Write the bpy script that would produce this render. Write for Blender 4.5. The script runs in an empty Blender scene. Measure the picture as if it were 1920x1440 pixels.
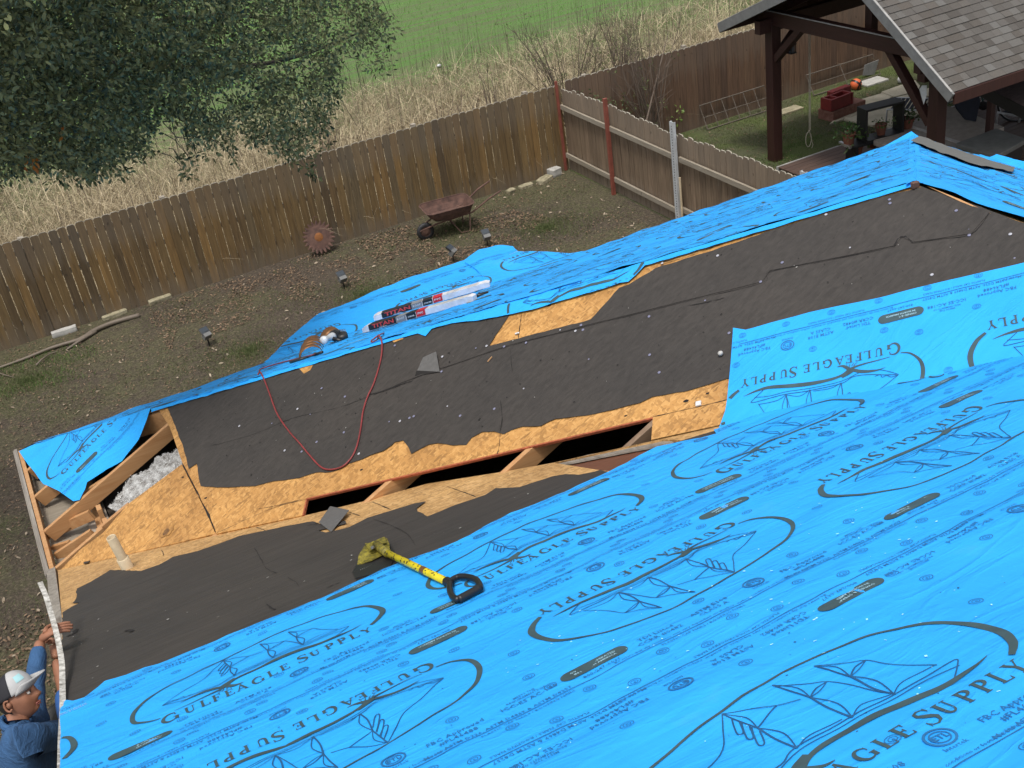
import bpy, bmesh, math, random
import numpy as np
from mathutils import Vector, Matrix
from mathutils.geometry import tessellate_polygon
random.seed(7)
RNG = np.random.default_rng(11)
# ---------------------------------------------------------------- camera
FPX, PITCH, ROLL, AZ = 2144.0, 0.52971, -0.156, 0.40423     # focal length in pixels of a 1920 px wide frame
CAMH = 8.2
def cam_rows(p, r, a):
    f = np.array([math.sin(a)*math.cos(p), math.cos(a)*math.cos(p), -math.sin(p)])
    rt = np.array([math.cos(a), -math.sin(a), 0.0]); up = np.cross(rt, f)
    return np.array([rt*math.cos(r)+up*math.sin(r), -(-rt*math.sin(r)+up*math.cos(r)), f])
CM = cam_rows(PITCH, ROLL, AZ)
O = np.array([0, 0, CAMH])
sc = bpy.context.scene
cd = bpy.data.cameras.new('camera'); cam = bpy.data.objects.new('camera', cd); sc.collection.objects.link(cam)
cd.sensor_fit = 'HORIZONTAL'; cd.sensor_width = 36.0; cd.lens = FPX/1920*36; cd.clip_start = 0.05; cd.clip_end = 2000
m = Matrix([list(CM[0]), list(-CM[1]), list(-CM[2])]).transposed().to_4x4(); m.translation = Vector(O); cam.matrix_world = m
sc.camera = cam
# ---------------------------------------------------------------- world, sun, exposure
w = bpy.data.worlds.new('World'); sc.world = w; w.use_nodes = True
nt = w.node_tree; nt.nodes.clear()
sky = nt.nodes.new('ShaderNodeTexSky'); sky.sky_type = 'NISHITA'; sky.sun_disc = False
SUN_EL, SUN_ROT = math.radians(70), math.radians(222)
sky.sun_elevation = SUN_EL; sky.sun_rotation = SUN_ROT; sky.air_density = 1.0; sky.dust_density = 4.0; sky.ozone_density = 1.0
hs = nt.nodes.new('ShaderNodeHueSaturation'); hs.inputs['Saturation'].default_value = 0.35
bg = nt.nodes.new('ShaderNodeBackground'); bg.inputs['Strength'].default_value = 0.15
wo = nt.nodes.new('ShaderNodeOutputWorld')
nt.links.new(sky.outputs[0], hs.inputs['Color']); nt.links.new(hs.outputs[0], bg.inputs[0]); nt.links.new(bg.outputs[0], wo.inputs[0])
sl = bpy.data.lights.new('sun', 'SUN'); sl.energy = 1.9; sl.angle = math.radians(10); sl.color = (1, .96, .9)
so = bpy.data.objects.new('sun', sl); sc.collection.objects.link(so)
# sun direction vector (towards the sun); the sky's rotation turns the same way
sd = Vector((math.sin(SUN_ROT)*math.cos(SUN_EL), math.cos(SUN_ROT)*math.cos(SUN_EL), math.sin(SUN_EL)))
so.rotation_euler = sd.to_track_quat('Z', 'Y').to_euler()
sc.view_settings.view_transform = 'Standard'; sc.view_settings.look = 'None'
sc.view_settings.exposure = 0.22; sc.view_settings.gamma = 1.0
sc.render.engine = 'CYCLES'

# ---------------------------------------------------------------- geometry of the place
def ray(q): return CM.T @ np.array([(q[0]-960)/FPX, (q[1]-720)/FPX, 1.0])
def hit(q, n, p):
    d = ray(q); n = np.array(n, float)
    return O + d*(np.dot(n, np.array(p)-O)/np.dot(n, d))
def G(x, y, z=0.0): return hit((x, y), (0, 0, 1), (0, 0, z))
T = .4569; K = math.sqrt(1+T*T)
X0, Y1, W, L, EZ = -0.6403, 10.9119, 2.2652, 11.606, 2.6
C1 = np.array([X0, Y1, EZ]); C0 = C1-np.array([0, W, 0]); APX = C1+np.array([L/2, -L/2, L/2*T])
class Frame:
    def __init__(s, o, u, v):
        s.o = np.array(o, float); s.u = np.array(u, float)/np.linalg.norm(u); s.v = np.array(v, float)/np.linalg.norm(v)
        n = np.cross(s.u, s.v); s.n = n/np.linalg.norm(n)
        if s.n[2] < 0: s.n = -s.n
    def P(s, u, v, h=0): return s.o+s.u*u+s.v*v+s.n*h
    def uv(s, p): d = np.array(p)-s.o; return (float(d@s.u), float(d@s.v))
    def px(s, *q): return [s.uv(hit(a, s.n, s.o)) for a in q]
VD = np.array([1, -1, T])/np.linalg.norm([1, -1, T])
N2 = np.array([-T, 0, 1])/K
F1 = Frame(C0, (1, 0, 0), (0, -1, T))          # near slope, v runs up the slope towards the camera
F2 = Frame(C1, VD, -np.cross(N2, VD))          # slope between hip (v=0) and valley (v=1.68)
F3 = Frame(C1, (1, 0, 0), (0, -1, T))          # far slope down to the garden side eave
F4 = Frame((X0+L, Y1, EZ), (0, -1, 0), (-1, 0, T))

# ---------------------------------------------------------------- materials
MATS = {}
def new_mat(name):
    m = bpy.data.materials.new(name); m.use_nodes = True; n = m.node_tree; n.nodes.clear()
    o = n.nodes.new('ShaderNodeOutputMaterial'); b = n.nodes.new('ShaderNodeBsdfPrincipled'); n.links.new(b.outputs[0], o.inputs[0])
    return m, n, b
def ramp(n, fac, stops):
    r = n.nodes.new('ShaderNodeValToRGB'); e = r.color_ramp.elements
    while len(e) < len(stops): e.new(0.5)
    for k, (p, c) in enumerate(stops): e[k].position = p; e[k].color = (*c, 1)
    n.links.new(fac, r.inputs[0]); return r.outputs[0]
def coords(n, scale=(1, 1, 1), rot=(0, 0, 0)):
    tc = n.nodes.new('ShaderNodeTexCoord'); mp = n.nodes.new('ShaderNodeMapping')
    mp.inputs['Scale'].default_value = scale; mp.inputs['Rotation'].default_value = rot
    n.links.new(tc.outputs['Object'], mp.inputs[0]); return mp.outputs[0]
def noise(n, vec, scale, detail=4, rough=.6, dist=0):
    t = n.nodes.new('ShaderNodeTexNoise'); t.inputs['Scale'].default_value = scale; t.inputs['Detail'].default_value = detail
    t.inputs['Roughness'].default_value = rough; t.inputs['Distortion'].default_value = dist
    n.links.new(vec, t.inputs['Vector']); return t.outputs[0]
def mixc(n, f, a, b, mode='MIX'):
    x = n.nodes.new('ShaderNodeMix'); x.data_type = 'RGBA'; x.blend_type = mode
    for s, v in ((x.inputs[0], f), (x.inputs[6], a), (x.inputs[7], b)):
        if isinstance(v, (int, float)): s.default_value = v
        elif isinstance(v, tuple): s.default_value = (*v, 1)
        else: n.links.new(v, s)
    return x.outputs[2]
def mth(n, op, a, b=0.0):
    x = n.nodes.new('ShaderNodeMath'); x.operation = op
    for s, v in ((x.inputs[0], a), (x.inputs[1], b)):
        if isinstance(v, (int, float)): s.default_value = v
        else: n.links.new(v, s)
    return x.outputs[0]
def bump(n, b, h, strength=.3, dist=.01):
    x = n.nodes.new('ShaderNodeBump'); x.inputs['Strength'].default_value = strength; x.inputs['Distance'].default_value = dist
    n.links.new(h, x.inputs['Height']); n.links.new(x.outputs[0], b.inputs['Normal'])
def plain(name, col, rough=.6, metal=0, var=.18, scale=9, bumpd=0, col2=None, island=0, stretch=(1, 1, 1)):
    """noise-varied surface"""
    m, n, b = new_mat(name)
    v = coords(n, stretch); f = noise(n, v, scale, 5, .62)
    c2 = col2 if col2 else tuple(min(1, c*(1+var)) for c in col); c1 = tuple(c*(1-var) for c in col)
    c = ramp(n, f, [(.3, c1), (.7, c2)])
    if island:
        g = n.nodes.new('ShaderNodeNewGeometry'); k = ramp(n, g.outputs['Random Per Island'], [(0, (1-island,)*3), (1, (1+island,)*3)])
        c = mixc(n, 1.0, c, k, 'MULTIPLY')
    n.links.new(c, b.inputs['Base Color'])
    b.inputs['Roughness'].default_value = rough; b.inputs['Metallic'].default_value = metal
    if bumpd: bump(n, b, f, .5, bumpd)
    return m
def M(name): return MATS[name]

def make_mats():
    # blue roofing membrane: fine weave, soft creases at an angle to the roll
    for nm, base, ang in (('membrane', (.030, .375, .90), .9),):
        m, n, b = new_mat(nm)
        v = coords(n); v2 = coords(n, (1, 5, 1), (0, 0, ang)); v3 = coords(n, (4, 1, 1), (0, 0, .35))
        f = noise(n, v, 2.2, 4); c = ramp(n, f, [(.3, tuple(x*.93 for x in base)), (.7, tuple(min(1, x*1.05) for x in base))])
        d = noise(n, v, 70, 2, .5); spots = ramp(n, d, [(.78, (0, 0, 0)), (.82, (1, 1, 1))])
        c = mixc(n, mth(n, 'MULTIPLY', spots, .25), c, (.12, .3, .45))
        sm = noise(n, v, 1.1, 6, .7); dirt = ramp(n, sm, [(.62, (0, 0, 0)), (.78, (1, 1, 1))])
        c = mixc(n, mth(n, 'MULTIPLY', dirt, .12), c, (.25, .36, .42))
        n.links.new(c, b.inputs['Base Color']); b.inputs['Roughness'].default_value = .6
        b.inputs['Specular IOR Level'].default_value = .12
        w1 = noise(n, v2, 1.7, 3, .5, .5); w2 = noise(n, v3, 3.5, 4, .5, .6); wv = noise(n, v, 9, 3, .5)
        rd = noise(n, coords(n, (1, 3.2, 1), (0, 0, 1.05)), 1.3, 4, .55, .9); rdg = mth(n, 'SUBTRACT', 1.0, mth(n, 'MINIMUM', mth(n, 'MULTIPLY', mth(n, 'ABSOLUTE', mth(n, 'SUBTRACT', rd, .5)), 16.0), 1.0))
        h = mth(n, 'ADD', mth(n, 'ADD', w1, mth(n, 'MULTIPLY', w2, .25)), mth(n, 'ADD', mth(n, 'MULTIPLY', wv, .12), mth(n, 'MULTIPLY', rdg, .15)))
        bump(n, b, h, .75, .02); MATS[nm] = m
    MATS['membrane_under'] = plain('membrane_under', (.13, .13, .12), .7, var=.1)
    MATS['ink'] = plain('ink', (.010, .085, .21), .55, var=.25, scale=14)
    MATS['ink_grey'] = plain('ink_grey', (.040, .078, .090), .55, var=.2, scale=14)
    MATS['ink_soft'] = plain('ink_soft', (.014, .135, .33), .55, var=.2, scale=14)
    MATS['ink_light'] = plain('ink_light', (.3, .5, .6), .55, var=.1)
    # roofing felt
    m, n, b = new_mat('felt')
    v = coords(n); vs = coords(n, (1.2, 16, 16), (0, .29, -.785)); f = noise(n, vs, 2.0, 6, .65, .3); g = noise(n, v, 1.3, 5)
    c = ramp(n, f, [(.3, (.028, .024, .021)), (.72, (.050, .044, .039))]); c2 = ramp(n, g, [(.3, (.85,)*3), (.7, (1.15, 1.12, 1.08))])
    c = mixc(n, 1.0, c, c2, 'MULTIPLY')
    sc_ = noise(n, coords(n, (9, 60, 30), (0, .2, -.6)), 1.6, 3, .6, .5); sm = ramp(n, sc_, [(.70, (0, 0, 0)), (.76, (1, 1, 1))])
    c = mixc(n, mth(n, 'MULTIPLY', sm, .22), c, (.13, .125, .12))
    sp = ramp(n, noise(n, v, 55, 2, .5), [(.2, (1, 1, 1)), (.26, (0, 0, 0))]); c = mixc(n, mth(n, 'MULTIPLY', sp, .7), c, (.02, .02, .02))
    n.links.new(c, b.inputs['Base Color']); b.inputs['Roughness'].default_value = .75
    fg = noise(n, v, 260, 2, .6); h = mth(n, 'ADD', f, mth(n, 'MULTIPLY', fg, .15)); bump(n, b, h, .3, .010); MATS['felt'] = m
    MATS['felt_pale'] = plain('felt_pale', (.105, .102, .098), .8, var=.15, scale=30, bumpd=.003)
    MATS['gap'] = plain('gap', (.012, .01, .009), .9, var=.2)
    # oriented strand board
    def osb(nm, tint, red=0.0):
        m, n, b = new_mat(nm); cols = []
        vo = []
        for k, (sc3, rot) in enumerate((((1, 3.2, 1), (.0, .0, .5)), ((3.0, 1, 1), (0, 0, .2)), ((1.4, 3.4, 1), (0, 0, -1.0)))):
            x = n.nodes.new('ShaderNodeTexVoronoi'); x.inputs['Scale'].default_value = 15+5*k; x.inputs['Randomness'].default_value = 1
            wv = coords(n, sc3, rot); nz = n.nodes.new('ShaderNodeTexNoise'); nz.inputs['Scale'].default_value = 7
            n.links.new(wv, nz.inputs['Vector']); mx = n.nodes.new('ShaderNodeMix'); mx.data_type = 'RGBA'; mx.inputs[0].default_value = .06
            n.links.new(wv, mx.inputs[6]); n.links.new(nz.outputs['Color'], mx.inputs[7]); n.links.new(mx.outputs[2], x.inputs['Vector'])
            sp = n.nodes.new('ShaderNodeSeparateColor'); n.links.new(x.outputs['Color'], sp.inputs[0]); vo.append((sp.outputs[0], x.outputs['Distance']))
        t = tint
        dk = tuple(q*.62 for q in t); lt = tuple(min(1, q*1.22) for q in (t[0], t[1]*1.08, t[2]*1.25))
        a = ramp(n, vo[0][0], [(0, dk), (.5, t), (1, lt)]); c = ramp(n, vo[1][0], [(0, tuple(q*.72 for q in t)), (.5, tuple(q*1.02 for q in t)), (1, lt)])
        sel = ramp(n, vo[2][0], [(.45, (0, 0, 0)), (.5, (1, 1, 1))]); c = mixc(n, sel, a, c)
        st = ramp(n, noise(n, coords(n), 1.6, 5, .65), [(.35, (.78, .74, .70)), (.65, (1.06, 1.04, 1.0))]); c = mixc(n, 1.0, c, st, 'MULTIPLY')
        kn = ramp(n, noise(n, coords(n), 26, 2, .4), [(.76, (0, 0, 0)), (.8, (1, 1, 1))]); c = mixc(n, mth(n, 'MULTIPLY', kn, .7), c, (.10, .05, .02))
        n.links.new(c, b.inputs['Base Color']); b.inputs['Roughness'].default_value = .62
        bump(n, b, mth(n, 'ADD', vo[0][1], vo[1][1]), .35, .006); MATS[nm] = m
    osb('osb', (.50, .262, .078)); osb('osb_near', (.53, .315, .122))
    MATS['osb_edge'] = plain('osb_edge', (.33, .085, .035), .8, var=.35, scale=40)
    # timber
    def timber(nm, a, b_, axis=0, rough=.6, sc0=5.0):
        m, n, b = new_mat(nm); st = [14, 14, 14]; st[axis] = .9; v = coords(n, tuple(st)); f = noise(n, v, sc0*.3, 6, .6, 1.2)
        c = ramp(n, f, [(.25, a), (.55, tuple((x+y)/2 for x, y in zip(a, b_))), (.8, b_)])
        kn = ramp(n, noise(n, coords(n, (3, 3, 3)), 3.2, 1, .4), [(.75, (0, 0, 0)), (.80, (1, 1, 1))]); c = mixc(n, mth(n, 'MULTIPLY', kn, .7), c, tuple(x*.3 for x in a))
        g = n.nodes.new('ShaderNodeNewGeometry'); k = ramp(n, g.outputs['Random Per Island'], [(0, (.85,)*3), (1, (1.12,)*3)]); c = mixc(n, 1.0, c, k, 'MULTIPLY')
        n.links.new(c, b.inputs['Base Color']); b.inputs['Roughness'].default_value = rough; bump(n, b, f, .35, .004); MATS[nm] = m
    timber('pine', (.42, .20, .075), (.60, .36, .17)); timber('pine_old', (.16, .10, .06), (.30, .21, .14)); timber('weathered', (.15, .13, .11), (.42, .38, .32), 1)
    timber('plank_red', (.10, .035, .018), (.22, .085, .04)); timber('grey_wood', (.24, .20, .15), (.40, .36, .29), 1)
    timber('soffit', (.20, .17, .13), (.33, .29, .23)); timber('stain', (.034, .012, .009), (.062, .022, .017), 2, .55); timber('stain_h', (.034, .012, .009), (.062, .022, .017), 1, .55)
    timber('deckwood', (.065, .038, .028), (.12, .075, .055)); timber('driftwood', (.12, .095, .07), (.22, .18, .14))
    # fence boards, each board its own tone
    def fence(nm, pal, grey):
        m, n, b = new_mat(nm); v = coords(n, (16, 16, 1.0)); f = noise(n, v, 1.5, 6, .62, 1.0); g = n.nodes.new('ShaderNodeNewGeometry')
        c = ramp(n, g.outputs['Random Per Island'], [(k/(len(pal)-1), p) for k, p in enumerate(pal)])
        c = mixc(n, 1.0, c, ramp(n, f, [(.25, (.50, .48, .46)), (.6, (1.05, 1.03, 1.0)), (.8, (1.45, 1.42, 1.36))]), 'MULTIPLY')
        tc = n.nodes.new('ShaderNodeTexCoord'); sp = n.nodes.new('ShaderNodeSeparateXYZ'); n.links.new(tc.outputs['Object'], sp.inputs[0])
        zz = mth(n, 'ADD', mth(n, 'DIVIDE', sp.outputs[2], 1.8), mth(n, 'MULTIPLY', noise(n, coords(n, (9, 9, 1)), 1.4, 3), .5))
        top = ramp(n, zz, [(.26, (1, 1, 1)), (.50, (0, 0, 0)), (.85, (0, 0, 0)), (1.0, (.7, .7, .7))]); c = mixc(n, mth(n, 'MULTIPLY', top, .45), c, grey)
        kn = ramp(n, noise(n, coords(n, (5, 5, 3)), 2.6, 1, .4), [(.74, (0, 0, 0)), (.80, (1, 1, 1))]); c = mixc(n, mth(n, 'MULTIPLY', kn, .6), c, (.03, .018, .01))
        n.links.new(c, b.inputs['Base Color']); b.inputs['Roughness'].default_value = .8; bump(n, b, f, .5, .006); MATS[nm] = m
    fence('fence_warm', [(.120, .078, .032), (.195, .128, .052), (.140, .090, .036), (.245, .148, .052), (.090, .062, .032), (.175, .112, .044), (.130, .098, .054)], (.17, .145, .115))
    fence('fence_side', [(.155, .110, .072), (.21, .152, .100), (.175, .126, .084), (.25, .18, .12)], (.30, .255, .20))
    fence('fence_far', [(.115, .068, .043), (.155, .090, .054), (.10, .060, .040), (.17, .102, .060)], (.18, .14, .105))
    # ground
    m, n, b = new_mat('yard')
    v = coords(n); big = noise(n, v, .38, 5, .6, .4); fine = noise(n, v, 7, 6, .75); vf = noise(n, v, 24, 8, .85)
    dirt = ramp(n, vf, [(.32, (.014, .010, .007)), (.5, (.066, .050, .034)), (.68, (.19, .148, .105))])
    grs = ramp(n, vf, [(.32, (.020, .020, .008)), (.5, (.082, .080, .034)), (.68, (.21, .185, .10))])
    mk = ramp(n, mth(n, 'ADD', mth(n, 'MULTIPLY', fine, .45), mth(n, 'MULTIPLY', big, .75)), [(.55, (0, 0, 0)), (.67, (1, 1, 1))])
    n.links.new(mixc(n, mth(n, 'MULTIPLY', mk, .75), dirt, grs), b.inputs['Base Color']); b.inputs['Roughness'].default_value = .95; bump(n, b, vf, .8, .03); MATS['yard'] = m
    m, n, b = new_mat('lawn')
    v = coords(n); vf = noise(n, v, 38, 4, .75); big = noise(n, v, .8, 4)
    a = ramp(n, vf, [(.25, (.035, .034, .018)), (.5, (.075, .080, .036)), (.8, (.14, .14, .07))]); g_ = ramp(n, vf, [(.25, (.04, .055, .012)), (.6, (.09, .12, .028)), (.8, (.15, .18, .06))])
    n.links.new(mixc(n, ramp(n, big, [(.45, (0, 0, 0)), (.6, (1, 1, 1))]), a, g_), b.inputs['Base Color']); b.inputs['Roughness'].default_value = .95; bump(n, b, vf, .8, .03); MATS['lawn'] = m
    m, n, b = new_mat('field')
    v = coords(n); vf = noise(n, v, 22, 5, .75); rows = noise(n, coords(n, (.25, 5.0, 1), (0, 0, .05)), .9, 4, .6, .4)
    gr = ramp(n, vf, [(.25, (.055, .12, .022)), (.55, (.11, .225, .045)), (.8, (.19, .32, .09))])
    gr = mixc(n, ramp(n, rows, [(.42, (0, 0, 0)), (.58, (1, 1, 1))]), gr, mixc(n, .7, gr, (.13, .12, .07)))
    dry = ramp(n, vf, [(.25, (.10, .075, .045)), (.5, (.26, .21, .125)), (.8, (.46, .39, .25))])
    tc = n.nodes.new('ShaderNodeTexCoord'); sp = n.nodes.new('ShaderNodeSeparateXYZ'); n.links.new(tc.outputs['Object'], sp.inputs[0])
    yy = mth(n, 'ADD', mth(n, 'ADD', sp.outputs[1], mth(n, 'MULTIPLY', sp.outputs[0], .10)), mth(n, 'MULTIPLY', noise(n, v, .35, 5), 9))
    n.links.new(mixc(n, ramp(n, mth(n, 'DIVIDE', yy, 60), [(.50, (0, 0, 0)), (.615, (1, 1, 1))]), dry, gr), b.inputs['Base Color'])
    b.inputs['Roughness'].default_value = .95; bump(n, b, vf, .9, .06); MATS['field'] = m
    def leafy(nm, a, b_, tr=.25, rough=.5):
        m, n, b = new_mat(nm); g = n.nodes.new('ShaderNodeNewGeometry')
        c = ramp(n, g.outputs['Random Per Island'], [(0, a), (.5, tuple((x+y)/2 for x, y in zip(a, b_))), (1, b_)])
        n.links.new(c, b.inputs['Base Color']); b.inputs['Roughness'].default_value = rough
        if tr:
            tl = n.nodes.new('ShaderNodeBsdfTranslucent'); n.links.new(c, tl.inputs[0]); mx = n.nodes.new('ShaderNodeMixShader'); mx.inputs[0].default_value = tr
            o = [k for k in n.nodes if k.type == 'OUTPUT_MATERIAL'][0]; n.links.new(b.outputs[0], mx.inputs[1]); n.links.new(tl.outputs[0], mx.inputs[2]); n.links.new(mx.outputs[0], o.inputs[0])
        MATS[nm] = m
    leafy('oak_leaf', (.026, .040, .014), (.30, .32, .135), .24, .55); leafy('oak_leaf_orange', (.45, .12, .015), (.55, .22, .03), .2)
    leafy('dry_grass', (.13, .095, .05), (.80, .68, .46), .3, .8); leafy('green_blade', (.055, .12, .018), (.14, .25, .05), .3, .7); leafy('crop_blade', (.09, .22, .03), (.20, .38, .08), .3, .7)
    leafy('dry_leaf', (.055, .034, .021), (.28, .19, .12), .1, .85); leafy('pale_leaf', (.26, .20, .14), (.46, .38, .28), .1, .85)
    leafy('shrub_leaf', (.05, .085, .03), (.13, .18, .07), .25, .6); leafy('bright_leaf', (.12, .22, .04), (.26, .36, .08), .3, .5); leafy('twig', (.075, .055, .04), (.17, .13, .10), 0, .85)
    leafy('weed', (.07, .10, .03), (.17, .20, .075), .3, .8); leafy('wool', (.50, .50, .48), (.92, .92, .90), 0, .95); leafy('pot_leaf', (.03, .08, .015), (.08, .16, .03), .2, .45)
    # shingles
    m, n, b = new_mat('shingle'); g = n.nodes.new('ShaderNodeNewGeometry')
    c = ramp(n, g.outputs['Random Per Island'], [(0, (.066, .058, .050)), (.25, (.100, .092, .082)), (.5, (.078, .067, .056)), (.75, (.125, .120, .110)), (1, (.090, .077, .064))])
    f = noise(n, coords(n), 120, 3, .7); c = mixc(n, 1.0, c, ramp(n, f, [(.3, (.75,)*3), (.7, (1.2,)*3)]), 'MULTIPLY')
    n.links.new(c, b.inputs['Base Color']); b.inputs['Roughness'].default_value = .9; bump(n, b, f, .6, .004); MATS['shingle'] = m
    MATS['shingle_brown'] = plain('shingle_brown', (.085, .06, .055), .85, var=.35, scale=14, bumpd=.004)
    P = plain
    for nm, a in {'white_metal': ((.62, .63, .63), .4, .1), 'grey_paint': ((.17, .17, .165), .6), 'pale_edge': ((.34, .33, .31), .6), 'black_plastic': ((.012, .012, .013), .42), 'black_paint': ((.014, .014, .015), .5),
                  'glass_dark': ((.05, .06, .07), .15), 'red_hose': ((.22, .034, .034), .5), 'red_paint': ((.23, .028, .026), .6), 'post_red': ((.22, .062, .040), .7), 'galv': ((.50, .52, .53), .5, .1),
                  'pvc': ((.56, .46, .31), .6), 'brown_vinyl': ((.32, .28, .24), .6), 'lid': ((.15, .155, .145), .6), 'seam_grey': ((.5, .48, .45), .6), 'navy': ((.012, .016, .03), .8),
                  'terracotta': ((.20, .075, .045), .8), 'slab': ((.43, .38, .28), .85), 'limestone': ((.42, .37, .27), .9), 'greystone': ((.42, .41, .38), .9), 'skin': ((.29, .128, .072), .62), 'skin_dark': ((.25, .10, .055), .5),
                  'shirt': ((.030, .085, .20), .75), 'shirt_sunlit': ((.035, .12, .36), .7), 'cap_white': ((.38, .38, .375), .85), 'cap_black': ((.014, .014, .018), .8), 'hair': ((.012, .010, .009), .7), 'jeans': ((.02, .03, .06), .9),
                  'ball_orange': ((.70, .14, .05), .5), 'ball_white': ((.7, .7, .68), .5), 'yellow': ((.62, .50, .012), .42), 'rubber': ((.02, .02, .022), .6), 'steel_dark': ((.05, .05, .05), .45, .6), 'steel': ((.45, .46, .47), .35, .8),
                  'copper': ((.22, .10, .035), .45, .4), 'film': ((.62, .62, .64), .35), 'label_red': ((.48, .015, .02), .5), 'label_black': ((.012, .012, .012), .5), 'label_red_text': ((.55, .06, .05), .5), 'label_grey': ((.22, .22, .23), .5),
                  'stucco': ((.36, .31, .25), .9), 'ceiling_dark': ((.03, .027, .025), .95), 'bag': ((.065, .065, .06), .9), 'turquoise': ((.30, .50, .52), .8), 'cord': ((.55, .50, .40), .8), 'wire': ((.12, .10, .08), .85), 'soil': ((.05, .035, .025), .95),
                  'nail_white': ((.42, .42, .46), .45), 'nail_violet': ((.20, .20, .29), .45), 'eye_white': ((.6, .57, .52), .3), 'lip': ((.25, .08, .06), .45), 'concrete': ((.36, .33, .28), .9), 'teal': ((.02, .07, .06), .4)}.items():
        MATS[nm] = P(nm, a[0], a[1], a[2] if len(a) > 2 else 0)
    # heavy wear on some of them
    MATS['rust'] = P('rust', (.085, .048, .040), .85, .1, scale=11, col2=(.17, .092, .068), bumpd=.003); MATS['rust_hot'] = P('rust_hot', (.16, .065, .025), .8, .1, scale=9, col2=(.32, .12, .03), bumpd=.003)
    MATS['yellow_worn'] = P('yellow_worn', (.03, .028, .012), .5, 0, var=.0, scale=44, col2=(.32, .265, .03)); MATS['slab'] = P('slab', (.42, .38, .27), .9, var=.1, scale=1.6, col2=(.66, .60, .46), bumpd=.004)
    MATS['limestone'] = P('limestone', (.20, .18, .10), .95, scale=14, col2=(.44, .39, .27), bumpd=.01); MATS['trimpaint'] = P('trimpaint', (.13, .12, .10), .6, scale=26, col2=(.66, .64, .56), stretch=(1, .5, 1))
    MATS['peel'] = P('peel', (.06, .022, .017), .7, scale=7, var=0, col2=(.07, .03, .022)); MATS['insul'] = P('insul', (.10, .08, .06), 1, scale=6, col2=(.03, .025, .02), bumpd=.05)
    MATS['brick_red'] = P('brick_red', (.20, .07, .05), .85, scale=10, col2=(.30, .16, .12), bumpd=.004)
make_mats()
MATS['lit_tip_wood'] = plain('lit_tip_wood', (.24, .215, .17), .9, var=.3, scale=7, col2=(.52, .47, .38))  # end grain made paler: light on the picket tops put into the colour
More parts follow.
